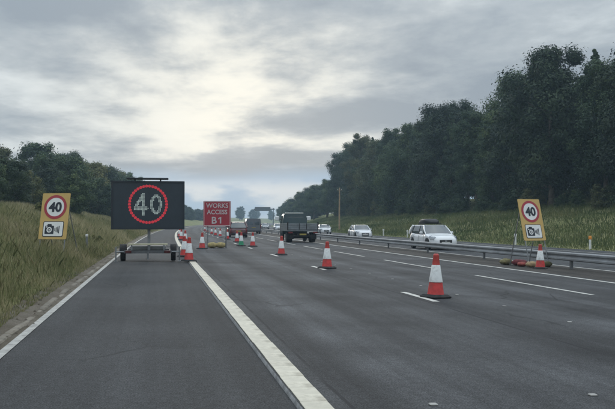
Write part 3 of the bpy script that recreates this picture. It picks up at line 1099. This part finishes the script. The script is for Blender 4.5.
for sx in (-1, 1):
    MB().tube([(sx * 0.50, 0.04, 0.0), (sx * 0.50, 0.04, 2.45)], 0.028, 8).build('leg', M_steel, ws)
    MB().tube([(sx * 0.50, 0.07, 1.9), (sx * 0.50, 0.95, 0.0)], 0.024, 8).build('strut', M_steel, ws)
for z in (0.10, 0.62, 1.12):
    MB().tube([(-0.50, 0.04, z), (0.50, 0.04, z)], 0.022, 8).build('rail', M_steel, ws)
for x in (-0.26, 0.20):
    b_ = MB()
    rings = []
    for i in range(7):
        f = i / 6
        kk = math.sin(math.pi * (0.08 + 0.84 * f)) ** 0.4
        rings.append([(x + (f - .5) * 0.48, -0.05 + math.cos(a_ * math.pi / 5) * 0.2 * kk, max(0, 0.16 + math.sin(a_ * math.pi / 5) * 0.165 * kk)) for a_ in range(10)])
    o = b_.loft(rings).build('sandbag', mat('sandbag_yellow', (0.36, 0.29, 0.13), 0.9, var=0.2, vscale=9, dirt=0.4), smooth='full')
    o.location = at(43.1, 3.09)
    tag(o, 'yellow sandbag on the %s foot of the red works sign' % ('left' if x < 0 else 'right'), 'sandbag', 'sandbags on the red works sign')

# ------------------------------------------------------------------ message board trailer
M_case = mat('board_case', (0.022, 0.029, 0.038), 0.5, var=0.1, vscale=2, dirt=0.2)
M_face = mat('board_face', (0.030, 0.040, 0.050), 0.32, var=0.08, vscale=3)
M_ledr = mat('led_red', (0.4, 0.02, 0.03), 0.4, emit=(1.0, 0.07, 0.10), estr=0.26)
M_ledw = mat('led_white', (0.3, 0.35, 0.33), 0.4, emit=(0.86, 1.0, 0.95), estr=0.13)
M_tyre = mat('tyre', (0.02, 0.02, 0.021), 0.85, var=0.2, vscale=8)
M_rim = mat('rim', (0.30, 0.31, 0.32), 0.4, metal=0.6, var=0.1)
vt = thing('message_board_trailer', 'dark trailer mounted LED board showing a red ringed 40', 'trailer', at(27.9, -0.34, -0.034), R(-1))
VW, Z0, Z1 = 2.50, 1.12, 2.80
hs = MB().box((0, 0.12, (Z0 + Z1) / 2), (VW, 0.22, Z1 - Z0), bev=0.025).build('board_case', M_case, vt)
MB().plate(rrect(-VW / 2 + 0.06, VW / 2 - 0.06, Z0 + 0.06, Z1 - 0.06, 0.02), 0.004, 0.004).build('screen', M_face, hs)
fr = MB()
for (x0, x1, z0, z1) in ((-VW / 2 + .004, VW / 2 - .004, Z0 + .004, Z0 + .058), (-VW / 2 + .004, VW / 2 - .004, Z1 - .058, Z1 - .004), (-VW / 2 + .004, -VW / 2 + .058, Z0 + .06, Z1 - .06), (VW / 2 - .058, VW / 2 - .004, Z0 + .06, Z1 - .06)):
    fr.plate([(x0, z0), (x1, z0), (x1, z1), (x0, z1)], -0.02, 0.028)
fr.build('bezel', M_case, hs)


def led(b, x, z, r=0.021):
    b.plate(disc(x, z, r, 6), -0.004, 0.007)


ring = MB()
zc = (Z0 + Z1) / 2 + 0.03
for k in range(38):                                     # a chain of round lamp clusters
    a = 2 * math.pi * k / 38
    x_, z_ = 0.632 * math.cos(a), 0.632 * math.sin(a)
    led(ring, x_, zc + z_, 0.018)
    for q in range(6):
        e_ = a + q * math.pi / 3
        led(ring, x_ + 0.036 * math.cos(e_), zc + z_ + 0.036 * math.sin(e_), 0.018)
ring.build('red_led_ring', M_ledr, hs, kind='stuff')
dig = MB()
PIT = 0.046


def seg_dist(px, pz, x0, z0, x1, z1):
    dx, dz_ = x1 - x0, z1 - z0
    t_ = max(0.0, min(1.0, ((px - x0) * dx + (pz - z0) * dz_) / (dx * dx + dz_ * dz_)))
    return math.hypot(px - x0 - dx * t_, pz - z0 - dz_ * t_)


STROKES = [(-0.17, -0.33, -0.17, 0.33), (-0.17, 0.33, -0.44, -0.12), (-0.44, -0.14, -0.04, -0.14)]
ZERO = [(0.27 + 0.155 * math.cos(2 * math.pi * q / 20), 0.295 * math.sin(2 * math.pi * q / 20)) for q in range(21)]
STROKES += [(*ZERO[q], *ZERO[q + 1]) for q in range(20)]
for i in range(-12, 13):
    for j in range(-9, 10):
        px, pz = i * PIT, j * PIT
        if min(seg_dist(px, pz, *q) for q in STROKES) < 0.052:
            led(dig, px, zc + pz, 0.021)
dig.build('white_led_digits', M_ledw, hs, kind='stuff')
sp_ = MB().box((-0.02, 0.20, Z1 + 0.085), (1.42, 0.62, 0.045), bev=0.01).build('solar_panel', M_case, vt)
for x in (-0.45, 0.42):
    MB().tube([(x, 0.14, Z1 - 0.01), (x, 0.20, Z1 + 0.07)], 0.025, 8).build('bracket', M_steel, sp_)
MB().box((0.03, 0.16, 0.86), (0.10, 0.10, 0.94), bev=0.01).build('mast', M_steel, vt)
ch_ = MB()
ch_.box((0, 0.06, 0.34), (1.62, 0.08, 0.10)).box((0, 1.46, 0.34), (1.62, 0.08, 0.10))
for x in (-0.77, 0.0, 0.77):
    ch_.box((x, 0.76, 0.342), (0.07, 1.32, 0.09))
ch_.build('chassis', mat('chassis_grey', (0.10, 0.105, 0.11), 0.6, var=0.2, vscale=5, dirt=0.4), vt)
MB().box((0.0, 0.0, 0.605), (1.34, 0.05, 0.055), bev=0.008).build('crossbar', mat('bar_yellow', (0.55, 0.52, 0.36), 0.5, var=0.1, dirt=0.3), vt)
MB().box((0.0, 0.55, 0.47), (1.20, 0.70, 0.15), bev=0.02).build('battery_box', mat('box_grey', (0.13, 0.135, 0.13), 0.6, var=0.2, dirt=0.3), vt)
for x in (-0.55, 0.55):
    MB().box((x, 0.02, 0.49), (0.05, 0.05, 0.18)).build('crossbar_bracket', M_steel, vt)
for sx in (-1, 1):
    wq = MB()
    cxw = sx * 0.87
    M_ = Matrix.Translation((cxw, 0.62, 0.27))
    wq.lathe([(0.16, -0.085), (0.245, -0.085), (0.268, -0.05), (0.268, 0.05), (0.245, 0.085), (0.16, 0.085)], 24, M_, 'x')
    wh = wq.build('wheel', M_tyre, vt, smooth=30)
    MB().lathe([(0.155, -0.055), (0.155, 0.055)], 20, M_, 'x').build('rim', M_rim, wh, smooth=30)
    MB().tube([(sx * 1.13, 0.62, 0.50), (sx * 0.62, 0.62, 0.50)], 0.01, 6).build('mudguard_stay', M_steel, vt)
    mg = MB()
    rings = []
    for k in range(9):
        a = R(10 + 160 * k / 8)
        y, z = 0.62 + 0.32 * math.cos(a), 0.27 + 0.32 * math.sin(a)
        rings.append([(cxw - 0.11, y, z), (cxw + 0.11, y, z), (cxw + 0.11, y * 1.0, z + 0.012), (cxw - 0.11, y, z + 0.012)])
    mg.loft(rings).build('mudguard', M_black, vt, smooth=30)
    jk = MB().tube([(sx * 1.08, 0.03, 0.52), (sx * 1.08, 0.03, 0.04)], 0.026, 8)
    jk.lathe([(0.07, 0.0), (0.07, 0.03), (0.03, 0.045)], 12, Matrix.Translation((sx * 1.08, 0.03, 0.0)))
    jk.build('stabiliser', M_steel, vt, smooth=30)
    MB().tube([(sx * 0.80, 0.05, 0.345), (sx * 1.08, 0.03, 0.345)], 0.026, 8).build('outrigger', M_steel, vt)
    lp = MB().box((sx * 0.66, -0.012, 0.345), (0.20, 0.05, 0.085), bev=0.01).build('tail_light', mat('trailer_lamp', (0.07, 0.012, 0.012), 0.4), vt)
MB().tube([(0.0, 0.03, 0.33), (0.0, 0.03, 0.12)], 0.03, 8).lathe([(0.06, 0.09), (0.06, 0.12)], 12, Matrix.Translation((0, 0.03, 0))).build('jockey_leg', M_steel, vt)
MB().tube([(-0.5, 1.48, 0.33), (0.0, 2.7, 0.36)], 0.035, 8).tube([(0.5, 1.48, 0.33), (0.0, 2.7, 0.36)], 0.035, 8).build('drawbar', M_steel, vt)

# ------------------------------------------------------------------ marker posts, pole, gantry
M_mpost = mat('marker_white', (0.68, 0.68, 0.66), 0.5, var=0.1, dirt=0.2)
M_orange = mat('marker_orange', (0.72, 0.28, 0.05), 0.5, var=0.1)
for i, (s_, u_, lab) in enumerate([(51.0, 29.6, 'white marker post with an orange top at the right edge of the far verge'), (63.2, 29.6, 'white marker post on the far verge beside the leaning speed sign'),
                                   (95.2, 29.6, 'white marker post just left of the white car with a roof box'), (107.2, 29.6, 'white marker post on the far verge between the two white cars')]):
    e = thing('marker_post', lab, 'post', on_bank(s_, u_), 0, 'verge marker posts')
    b_ = MB()
    b_.loft([[(0.085 * math.cos(a) * k, 0.04 * math.sin(a) * k, z) for a in [q * math.pi / 6 for q in range(12)]] for z, k in ((-0.05, 1.15), (0.3, 1.05), (0.72, 0.9))])
    b_.build('stake', M_mpost, e, smooth=30)
    MB().loft([[(0.13 * math.cos(a) * k, 0.05 * math.sin(a) * k, z) for a in [q * math.pi / 6 for q in range(12)]] for z, k in ((0.70, 0.8), (0.74, 1.0), (0.90, 1.0), (0.95, 0.6))]).build('cap', M_orange if i == 0 else M_mpost, e, smooth=30)
e = thing('marker_post', 'short white marker post in the grass left of the message board trailer', 'post', on_bank(31.5, -2.7), 0, 'verge marker posts')
MB().loft([[(0.04 * math.cos(a), 0.03 * math.sin(a), z) for a in [q * math.pi / 4 for q in range(8)]] for z in (-0.05, 0.62)]).build('stake', M_steel, e)
MB().box((0, 0, 0.66), (0.10, 0.06, 0.09), bev=0.01).build('reflector', M_mpost, e)

e = thing('utility_pole', 'tall brown wooden pole standing on the far grass bank', 'pole', on_bank(149.0, 31.2), 0.2)
M_wood = mat('pole_wood', (0.34, 0.24, 0.15), 0.85, var=0.2, vscale=2)
MB().tube([(0, 0, -0.2), (0, 0, 4), (0.04, 0, 8.2)], [0.17, 0.145, 0.115], 10).build('shaft', M_wood, e, smooth=40)
MB().box((0.04, -0.06, 7.75), (0.9, 0.09, 0.10)).build('cross_arm', M_wood, e)
for x in (-0.36, 0.42):
    MB().lathe([(0.03, 7.80), (0.05, 7.86), (0.035, 7.95)], 8, Matrix.Translation((x, -0.06, 0))).build('insulator', M_sleeve, e)

e = thing('gantry', 'distant dark overhead sign gantry beyond the vehicles', 'gantry', on_bank(385, 30.5), heading(385))
M_gan = mat('gantry_grey', (0.10, 0.115, 0.125), 0.6, var=0.1)
gz = 8.6
MB().box((0, 0, gz / 2), (0.5, 0.5, gz), taper=0.8).build('column', M_gan, e)
MB().box((-4.4, 0, gz - 0.55), (10.2, 0.5, 0.5)).build('boom', M_gan, e)
MB().box((-5.2, -0.34, gz - 0.45), (7.6, 0.16, 1.9), bev=0.03).build('sign_panel', M_gan, e)

# ------------------------------------------------------------------ vehicles
M_paintw = mat('car_white', (0.74, 0.75, 0.76), 0.22, spec=0.5, coat=0.7, var=0.03, vscale=2)
M_paintm = mat('car_maroon', (0.075, 0.012, 0.016), 0.25, spec=0.5, coat=0.7)
M_paints = mat('car_silver', (0.42, 0.43, 0.44), 0.25, metal=0.5, coat=0.6)
M_glass = mat('car_glass', (0.035, 0.045, 0.05), 0.05, spec=0.9, coat=0.5)
M_trim = mat('black_trim', (0.014, 0.014, 0.015), 0.55)
M_lampc = mat('lamp_clear', (0.16, 0.18, 0.20), 0.12, spec=0.8, coat=0.5)
M_lampr = mat('lamp_red', (0.12, 0.008, 0.008), 0.25)
M_plw = mat('plate_white', (0.62, 0.62, 0.58), 0.5)
M_ply = mat('plate_yellow', (0.34, 0.27, 0.06), 0.5)


def interp(pts, y):
    for (a, p), (b, q) in zip(pts, pts[1:]):
        if y <= b:
            f = max(0.0, (y - a) / (b - a))
            f = f * f * (3 - 2 * f) * 0.5 + f * 0.5
            return p + (q - p) * f
    return pts[-1][1]


def car(label, loc, rz, paint, L=4.4, W=1.80, H=1.50, kind='hatch', roof_box=False, group=None, detail=True):
    """front points along +y; origin on the ground at the centre"""
    e = thing('car', label, 'car', loc, rz, group)
    hw = W / 2
    y0, y1 = -L / 2, L / 2
    wr = 0.335
    yr, yf = y0 + 0.80, y1 - 0.88
    belt = 0.93 * H / 1.5
    hood = 0.98 * H / 1.5
    # height of the shoulder / bonnet line along the car
    top = [(y0, 0.72), (y0 + 0.06, 0.86), (y0 + 0.35, belt + 0.07), (yr + 0.4, belt + 0.04), (0.4, belt), (y1 - 1.25, hood - 0.02), (y1 - 0.7, hood - 0.12), (y1 - 0.22, hood - 0.18), (y1 - 0.04, 0.72), (y1, 0.62)]
    wid = [(y0, hw * 0.80), (y0 + 0.12, hw * 0.92), (y0 + 0.7, hw), (yf - 0.3, hw), (y1 - 0.45, hw * 0.94), (y1 - 0.12, hw * 0.80), (y1, hw * 0.66)]
    stations = sorted(set([round(y0 + L * k / 46, 4) for k in range(47)]))
    rings = []
    for y in stations:
        zt = interp(top, y)
        w_ = interp(wid, y)
        zb = 0.21
        if y < y0 + 0.25 or y > y1 - 0.25:
            zb = 0.27
        for yw in (yr, yf):
            d = abs(y - yw)
            if d < wr + 0.07:
                zb = max(zb, 0.33 + math.sqrt(max(0, (wr + 0.07) ** 2 - d * d)) - 0.02)
        zb = min(zb, zt - 0.10)
        m_ = (zt - zb)
        half = [(0, zb), (w_ * 0.93, zb), (w_ * 0.985, zb + m_ * 0.10), (w_, zb + m_ * 0.45), (w_ * 0.985, zb + m_ * 0.72), (w_ * 0.955, zt - m_ * 0.10), (w_ * 0.88, zt - 0.012), (w_ * 0.6, zt + 0.022), (0, zt + 0.035)]
        rings.append([(x, y, z) for x, z in half] + [(-x, y, z) for x, z in half[-2:0:-1]])
    MB().loft(rings).build('body', paint, e, smooth=50)
    MB().box((0, 0, 0.36), (W * 0.84, L * 0.86, 0.26)).build('underbody', M_trim, e)
    # greenhouse
    ga = dict(hatch=(y0 + 0.10, y0 + 0.55), saloon=(y0 + 0.75, y0 + 1.35), estate=(y0 + 0.07, y0 + 0.36))[kind]
    yb0, yt0 = ga
    yb1, yt1 = y1 - 1.26, y1 - 2.02
    wb, wt = hw * 0.90, hw * 0.72
    zb_, zt_ = belt + 0.01, H - 0.055

    def gp(f, y_b, y_t, sgn, bow=0.0):
        return (sgn * (wb + (wt - wb) * f + 0.035 * math.sin(math.pi * f)), y_b + (y_t - y_b) * f, zb_ + (zt_ - zb_) * f)

    nf = 5
    ys = [(yb0, yt0), (yb0 + 0.55, yt0 + 0.30), (-0.25, -0.35), (0.5, 0.32), (yb1, yt1)]
    cab = MB()
    rows = []
    for k in range(nf + 1):
        f = k / nf
        ring_ = [gp(f, a, b, 1) for a, b in ys]
        fx = ring_[-1]
        ring_ += [(fx[0] * 0.5, fx[1] + 0.10, fx[2] + 0.01), (0, fx[1] + 0.135, fx[2] + 0.012), (-fx[0] * 0.5, fx[1] + 0.10, fx[2] + 0.01)]
        ring_ += [gp(f, a, b, -1) for a, b in reversed(ys)]
        rx = ring_[-1]
        ring_ += [(rx[0] * 0.5, rx[1] - 0.05, rx[2]), (0, rx[1] - 0.065, rx[2]), (-rx[0] * 0.5, rx[1] - 0.05, rx[2])]
        rows.append(ring_)
    n_ = len(ys)
    cab.loft(rows, caps=False)
    gh = cab.build('glasshouse', M_glass, e, smooth=50)
    # roof skin
    rr = rows[-1]
    rf = MB()
    cen = [(x * 0.80, y * 0.9 + (yt0 + yt1) * 0.05, H - 0.012) for x, y, z in rr]
    edge_ = [(x * 1.03, y, z - 0.03) for x, y, z in rr]
    cc = [(x * 0.35, y * 0.5 + (yt0 + yt1) * 0.25, H) for x, y, z in rr]
    rf.loft([edge_, [(x * 1.0, y, z + 0.022) for x, y, z in rr], cen, cc], caps=True)
    rf.build('roof', paint, e, smooth=60)
    for sgn in (-1, 1):
        side = [[gp(k / nf, a, b, sgn) for k in range(nf + 1)] for a, b in ys]
        for nm, col, r_, mm in (('rear_pillar', 0, 0.085 if kind != 'saloon' else 0.06, paint), ('door_pillar', 2, 0.028, M_trim), ('windscreen_pillar', 4, 0.04, paint)):
            MB().tube(side[col], r_, 6).build(nm, mm, e, smooth=60)
        if kind != 'saloon':
            MB().tube(side[1], 0.03, 6).build('door_pillar', M_trim, e, smooth=60)
        MB().tube([(sgn * wb * 1.0, a, zb_ + 0.012) for a in (yb0 + 0.05, yb0 + 0.6, 0, yb1 - 0.02)], 0.018, 6).build('window_trim', M_trim, e)
        # mirror
        MB().box((sgn * (hw + 0.06), yb1 - 0.40, belt + 0.09), (0.20, 0.10, 0.14), bev=0.03).tube([(sgn * (hw - 0.10), yb1 - 0.38, belt + 0.03), (sgn * (hw + 0.02), yb1 - 0.40, belt + 0.06)], 0.02, 6).build('wing_mirror', paint, e)
        # lamps lie on the body corners
        def skin(idx0, idx1, f0, f1, ya, yb, off):
            rows_ = []
            for r_ in rings:
                if ya <= r_[0][1] <= yb:
                    A, B = Vector(r_[idx0]).lerp(Vector(r_[idx0 + 1]), f0), Vector(r_[idx1]).lerp(Vector(r_[idx1 + 1]), f1)
                    M2 = Vector(r_[5])
                    rows_.append([(sgn * (p.x + 0.010), p.y + off, p.z + 0.006) for p in (A, M2, B)])
            return rows_
        MB().loft(skin(3, 6, 0.75, 0.35, y1 - 0.62, y1 - 0.05, 0.012), caps=False, closed=False).build('headlight', M_lampc, e, smooth=60)
        MB().loft(skin(3, 6, 0.3, 0.3, y0 - 0.01, y0 + 0.30, -0.012), caps=False, closed=False).build('tail_light', M_lampr, e, smooth=60)
        for yd in (0.78, -0.22, -1.12):
            best = min(rings, key=lambda r_: abs(r_[0][1] - yd))
            MB().tube([(sgn * (best[q][0] + 0.002), best[q][1], best[q][2]) for q in (2, 3, 4, 5)], 0.011, 5).build('door_seam', M_trim, e)
        for yd in (0.0, -0.98):
            MB().box((sgn * (hw * 0.985), yd, belt - 0.13), (0.035, 0.17, 0.03), bev=0.008).build('door_handle', paint, e)
        MB().box((sgn * (hw - 0.01), 0.0, 0.27), (0.03, L - 2.45, 0.08), bev=0.008).build('sill_trim', M_trim, e)
        for yw in (yr, yf):
            M_ = Matrix.Translation((sgn * (hw - 0.115), yw, wr))
            wh_ = MB().lathe([(0.20, -0.10), (wr - 0.02, -0.10), (wr, -0.07), (wr, 0.07), (wr - 0.02, 0.10), (0.21, 0.105)], 26, M_, 'x').build('wheel', M_tyre, e, smooth=30)
            rm = MB()
            rm.lathe([(0.05, -0.02), (0.21, -0.03), (0.215, 0.09), (0.20, 0.10), (0.19, 0.06)] if sgn > 0 else [(0.19, -0.06), (0.20, -0.10), (0.215, -0.09), (0.21, 0.03), (0.05, 0.02)], 24, M_, 'x')
            for q in range(5):
                a = q * 2 * math.pi / 5
                rm.box((sgn * 0.088, 0, 0.11), (0.02, 0.055, 0.20), M_ @ Matrix.Rotation(a, 4, 'X'))
            rm.build('rim', M_rim, wh_)
    nose = rings[-1]
    nz = nose[8][2]
    for nm, zz0, zz1, wx in (('grille', nz - 0.20, nz - 0.045, 0.62), ('lower_intake', 0.29, 0.40, 0.60)):
        gr = MB().loft([[(x, y1 + 0.012 - 0.06 * (abs(x) / hw) ** 2, z) for x in (-hw * wx, -hw * wx * .5, 0, hw * wx * .5, hw * wx)] for z in (zz0, zz1)], caps=False, closed=False)
        gr.loft([[(x, y1 - 0.05, z) for x in (-hw * wx, -hw * wx * .5, 0, hw * wx * .5, hw * wx)] for z in (zz0, zz1)], caps=False, closed=False)
        gr.build(nm, M_trim, e)
    MB().box((0, y1 + 0.016, nz - 0.12), (0.13, 0.02, 0.10), bev=0.008).build('badge', M_rim, e)
    MB().box((0, y1 + 0.018, 0.45), (0.52, 0.014, 0.11)).build('front_plate', M_plw, e)
    MB().box((0, y0 - 0.012, 0.62), (0.52, 0.014, 0.11)).build('rear_plate', M_ply, e)
    MB().box((0, y0 + 0.03, 0.36), (W * 0.74, 0.10, 0.16), bev=0.02).build('rear_valance', M_trim, e)
    if roof_box:
        for sgn in (-1, 1):
            MB().tube([(sgn * wt * 0.9, -1.15, H - 0.01), (sgn * wt * 0.9, -1.05, H + 0.035), (sgn * wt * 0.9, 0.1, H + 0.035), (sgn * wt * 0.9, 0.2, H - 0.01)], 0.016, 6).build('roof_rail', M_trim, e)
        for y in (-1.05, -0.25):
            MB().box((0, y, H + 0.06), (W * 0.66, 0.06, 0.03)).build('cross_bar', M_trim, e)
        rb = []
        for y, kx, zz in ((-1.75, 0.55, 0.08), (-1.67, 0.85, 0.18), (-1.2, 1.0, 0.27), (-0.4, 1.0, 0.27), (-0.05, 0.9, 0.21), (0.14, 0.6, 0.11), (0.2, 0.35, 0.07)):
            X = 0.44 * kx
            b0 = H + 0.08
            rb.append([(-X, y, b0), (X, y, b0), (X * 1.03, y, b0 + zz * 0.35), (X * 0.96, y, b0 + zz * 0.8), (X * 0.7, y, b0 + zz), (-X * 0.7, y, b0 + zz), (-X * 0.96, y, b0 + zz * 0.8), (-X * 1.03, y, b0 + zz * 0.35)])
        MB().loft(rb).build('roof_box', mat('roof_box_black', (0.012, 0.013, 0.015), 0.5, spec=0.25), e, smooth=50, label='glossy black roof box')
    return e


def interp_front(hw, y1, x):
    """how far forward the nose reaches at distance x from the middle (front corners are rounded)"""
    f = x / hw
    return y1 - 0.02 - (0.0 if f < 0.3 else 0.30 * (f - 0.3) ** 1.6)


PI = math.pi
car('white hatchback with a black roof box coming towards the camera', at(46.9, 16.7), PI + heading(47), M_paintw, 4.5, 1.84, 1.52, 'estate', True, 'oncoming cars')
car('white saloon car oncoming, left of the car with the roof box', at(81.5, 20.4), PI + heading(82), M_paintw, 4.6, 1.82, 1.46, 'saloon', False, 'oncoming cars')
car('white hatchback oncoming, just right of the brown wooden pole base', at(121, 23.6), PI + heading(121), M_paintw, 4.2, 1.78, 1.46, 'hatch', False, 'oncoming cars')
car('small distant white car oncoming, left of the tipper truck', at(157, 20.3), PI + heading(157), M_paintw, 4.3, 1.80, 1.5, 'hatch', False, 'oncoming cars')
car('tiny distant pale car oncoming beside the grey van', at(192, 20.3), PI + heading(192), M_paints, 4.3, 1.80, 1.5, 'hatch', False, 'oncoming cars')
car('dark red car driving away to the right of the red works sign', at(78, 7.1), heading(78), M_paintm, 4.4, 1.82, 1.50, 'hatch')

# tipper truck, seen from behind
M_cab = mat('truck_cab', (0.030, 0.055, 0.060), 0.35, coat=0.4, var=0.05)
M_bodyg = mat('truck_body', (0.19, 0.205, 0.215), 0.5, metal=0.3, var=0.15, vscale=3, dirt=0.35, dirt_col=(0.14, 0.13, 0.12))
tk = thing('tipper_truck', 'small dark tipper truck with grey dropsides driving away in the right lane', 'truck', at(60.0, 10.55), heading(60))
W_, bl = 2.42, 3.6
MB().box((0.42, 1.6, 0.62), (0.10, 5.8, 0.16)).box((-0.42, 1.6, 0.62), (0.10, 5.8, 0.16)).box((0, -0.9, 0.62), (0.74, 0.10, 0.14)).build('chassis', M_trim, tk)
bf = MB().box((0, 0.75, 0.93), (W_, bl, 0.12)).build('load_bed', M_bodyg, tk)
for k in range(3):                                        # tailgate planks
    MB().box((0, -1.07, 1.055 + k * 0.158), (W_ - 0.16, 0.045, 0.15), bev=0.012).build('tailgate_board', M_bodyg, tk)
for sgn in (-1, 1):
    for k in range(3):
        MB().box((sgn * (W_ / 2 - 0.025), 0.75, 1.055 + k * 0.158), (0.045, bl - 0.10, 0.15), bev=0.012).build('dropside_board', M_bodyg, tk)
    MB().box((sgn * (W_ / 2 - 0.05), -1.06, 1.26), (0.09, 0.08, 0.58)).build('corner_post', M_trim, tk)
    MB().box((sgn * 0.28, -1.10, 1.22), (0.05, 0.03, 0.46)).build('tailgate_strap', M_trim, tk)
    MB().box((sgn * 0.95, -1.10, 0.76), (0.34, 0.07, 0.12), bev=0.015).build('tail_light', M_lampr, tk)
    MB().box((sgn * 0.88, -0.72, 0.46), (0.46, 0.02, 0.40)).build('mudflap', M_black, tk)
    for yw, xx, ww in ((0.05, 0.90, 0.44), (3.55, 0.93, 0.24)):
        M_ = Matrix.Translation((sgn * xx, yw, 0.39))
        hh_ = ww / 2
        wh_ = MB().lathe([(0.2, -hh_), (0.36, -hh_), (0.39, -hh_ + .04), (0.39, hh_ - .04), (0.36, hh_), (0.2, hh_)], 24, M_, 'x').build('wheel', M_tyre, tk, smooth=30)
        MB().lathe([(0.2, -hh_ + .03), (0.2, hh_ - .03)], 18, M_, 'x').build('rim', M_rim, wh_)
    # tall white mirror heads on arms
    ma = MB().tube([(sgn * 0.95, 3.75, 1.75), (sgn * 1.24, 3.85, 1.85)], 0.022, 6).build('mirror_arm', M_trim, tk)
    MB().box((sgn * 1.30, 3.85, 1.86), (0.36, 0.14, 0.36), bev=0.05).build('mirror', mat('mirror_white', (0.72, 0.73, 0.72), 0.4), ma)
MB().box((0, 2.60, 1.45), (1.9, 0.06, 0.95)).build('headboard', M_cab, tk)
cabm = MB()
cabm.loft([[(x * kx, y, z) for x, y in ((-1.0, 2.75), (1.0, 2.75), (1.0, 4.4 + dy), (0.85, 4.62 + dy), (-0.85, 4.62 + dy), (-1.0, 4.4 + dy))] for z, kx, dy in ((0.55, 1.0, 0.0), (1.30, 1.0, 0.0), (1.45, 0.99, -0.05), (2.12, 0.90, -0.45), (2.22, 0.84, -0.55))])
cabm.build('cab', M_cab, tk, smooth=30)
MB().box((0, 2.735, 1.75), (1.30, 0.02, 0.46), bev=0.008).build('rear_window', M_glass, tk)
MB().loft([[(-0.84, 4.64, 1.44), (0.84, 4.64, 1.44), (0.84, 4.60, 1.44), (-0.84, 4.60, 1.44)], [(-0.74, 4.21, 2.08), (0.74, 4.21, 2.08), (0.74, 4.18, 2.08), (-0.74, 4.18, 2.08)]]).build('windscreen', M_glass, tk)
for sgn in (-1, 1):
    MB().loft([[(sgn * 1.0, 3.1, 1.45), (sgn * 1.0, 4.25, 1.45), (sgn * 0.97, 4.25, 1.45), (sgn * 0.97, 3.1, 1.45)], [(sgn * 0.915, 3.1, 2.05), (sgn * 0.915, 3.95, 2.05), (sgn * 0.88, 3.95, 2.05), (sgn * 0.88, 3.1, 2.05)]]).build('side_window', M_glass, tk)
MB().box((0, 3.2, 2.27), (1.50, 0.30, 0.10), bev=0.03).build('light_bar', mat('lightbar', (0.50, 0.50, 0.46), 0.3), tk)
MB().box((0, -1.115, 0.63), (0.52, 0.014, 0.11)).build('number_plate', M_ply, tk)
MB().box((0, -1.0, 0.50), (1.9, 0.06, 0.10)).build('underrun_bar', M_trim, tk)
MB().tube([(-0.9, 0.05, 0.40), (0.9, 0.05, 0.40)], 0.08, 8).build('axle', M_trim, tk)

# grey van
vn = thing('van', 'dark grey van driving away beyond the dark red car', 'van', at(104, 11.2), heading(104))
vn.scale = (1, 1, 0.86)
M_van = mat('van_grey', (0.12, 0.125, 0.135), 0.35, coat=0.4, var=0.05)
vb = MB()
vb.loft([[(x * kx, y, z) for x, y in ((-1.0, 0.0), (1.0, 0.0), (1.0, 4.1 + dy), (0.8, 5.2 + dy), (-0.8, 5.2 + dy), (-1.0, 4.1 + dy))] for z, kx, dy in ((0.35, 0.97, 0.0), (0.8, 1.02, 0.05), (1.2, 1.02, -0.3), (2.15, 0.93, -1.3), (2.35, 0.85, -1.5))])
vb.build('body', M_van, vn, smooth=30)
for sgn in (-1, 1):
    MB().box((sgn * 0.43, -0.012, 1.62), (0.62, 0.02, 0.52), bev=0.008).build('rear_window', M_glass, vn)
    MB().box((sgn * 0.93, -0.02, 1.15), (0.12, 0.05, 0.62), bev=0.01).build('tail_light', M_lampr, vn)
    MB().box((sgn * 1.15, 3.7, 1.45), (0.2, 0.12, 0.3), bev=0.03).build('mirror', M_trim, vn)
    for yw in (0.95, 4.3):
        M_ = Matrix.Translation((sgn * 0.86, yw, 0.33))
        wh_ = MB().lathe([(0.19, -0.11), (0.31, -0.11), (0.33, -0.08), (0.33, 0.08), (0.31, 0.11), (0.19, 0.11)], 22, M_, 'x').build('wheel', M_tyre, vn, smooth=30)
        MB().lathe([(0.19, -0.09), (0.19, 0.09)], 16, M_, 'x').build('rim', M_rim, wh_)
MB().box((0, -0.05, 0.45), (1.9, 0.12, 0.18), bev=0.03).build('bumper', M_trim, vn)
MB().box((0, -0.012, 0.98), (0.52, 0.016, 0.11)).build('number_plate', M_ply, vn)

# ------------------------------------------------------------------ air
hz = MB().box((100, 620, 13.5), (2600, 1500, 35))
haze = hz.build('haze', None, kind='stuff')
tag(haze, 'thin pale blue haze over the whole road', 'haze')
mh = bpy.data.materials.new('haze')
mh.use_nodes = True
t = NT(mh.node_tree)
pv = t.n('ShaderNodeVolumePrincipled', ins={'Color': (0.62, 0.82, 1.0, 1.0), 'Density': 0.0005, 'Anisotropy': 0.2})
t.t.links.new(pv.outputs[0], t.n('ShaderNodeOutputMaterial').inputs['Volume'])
haze.data.materials.append(mh)
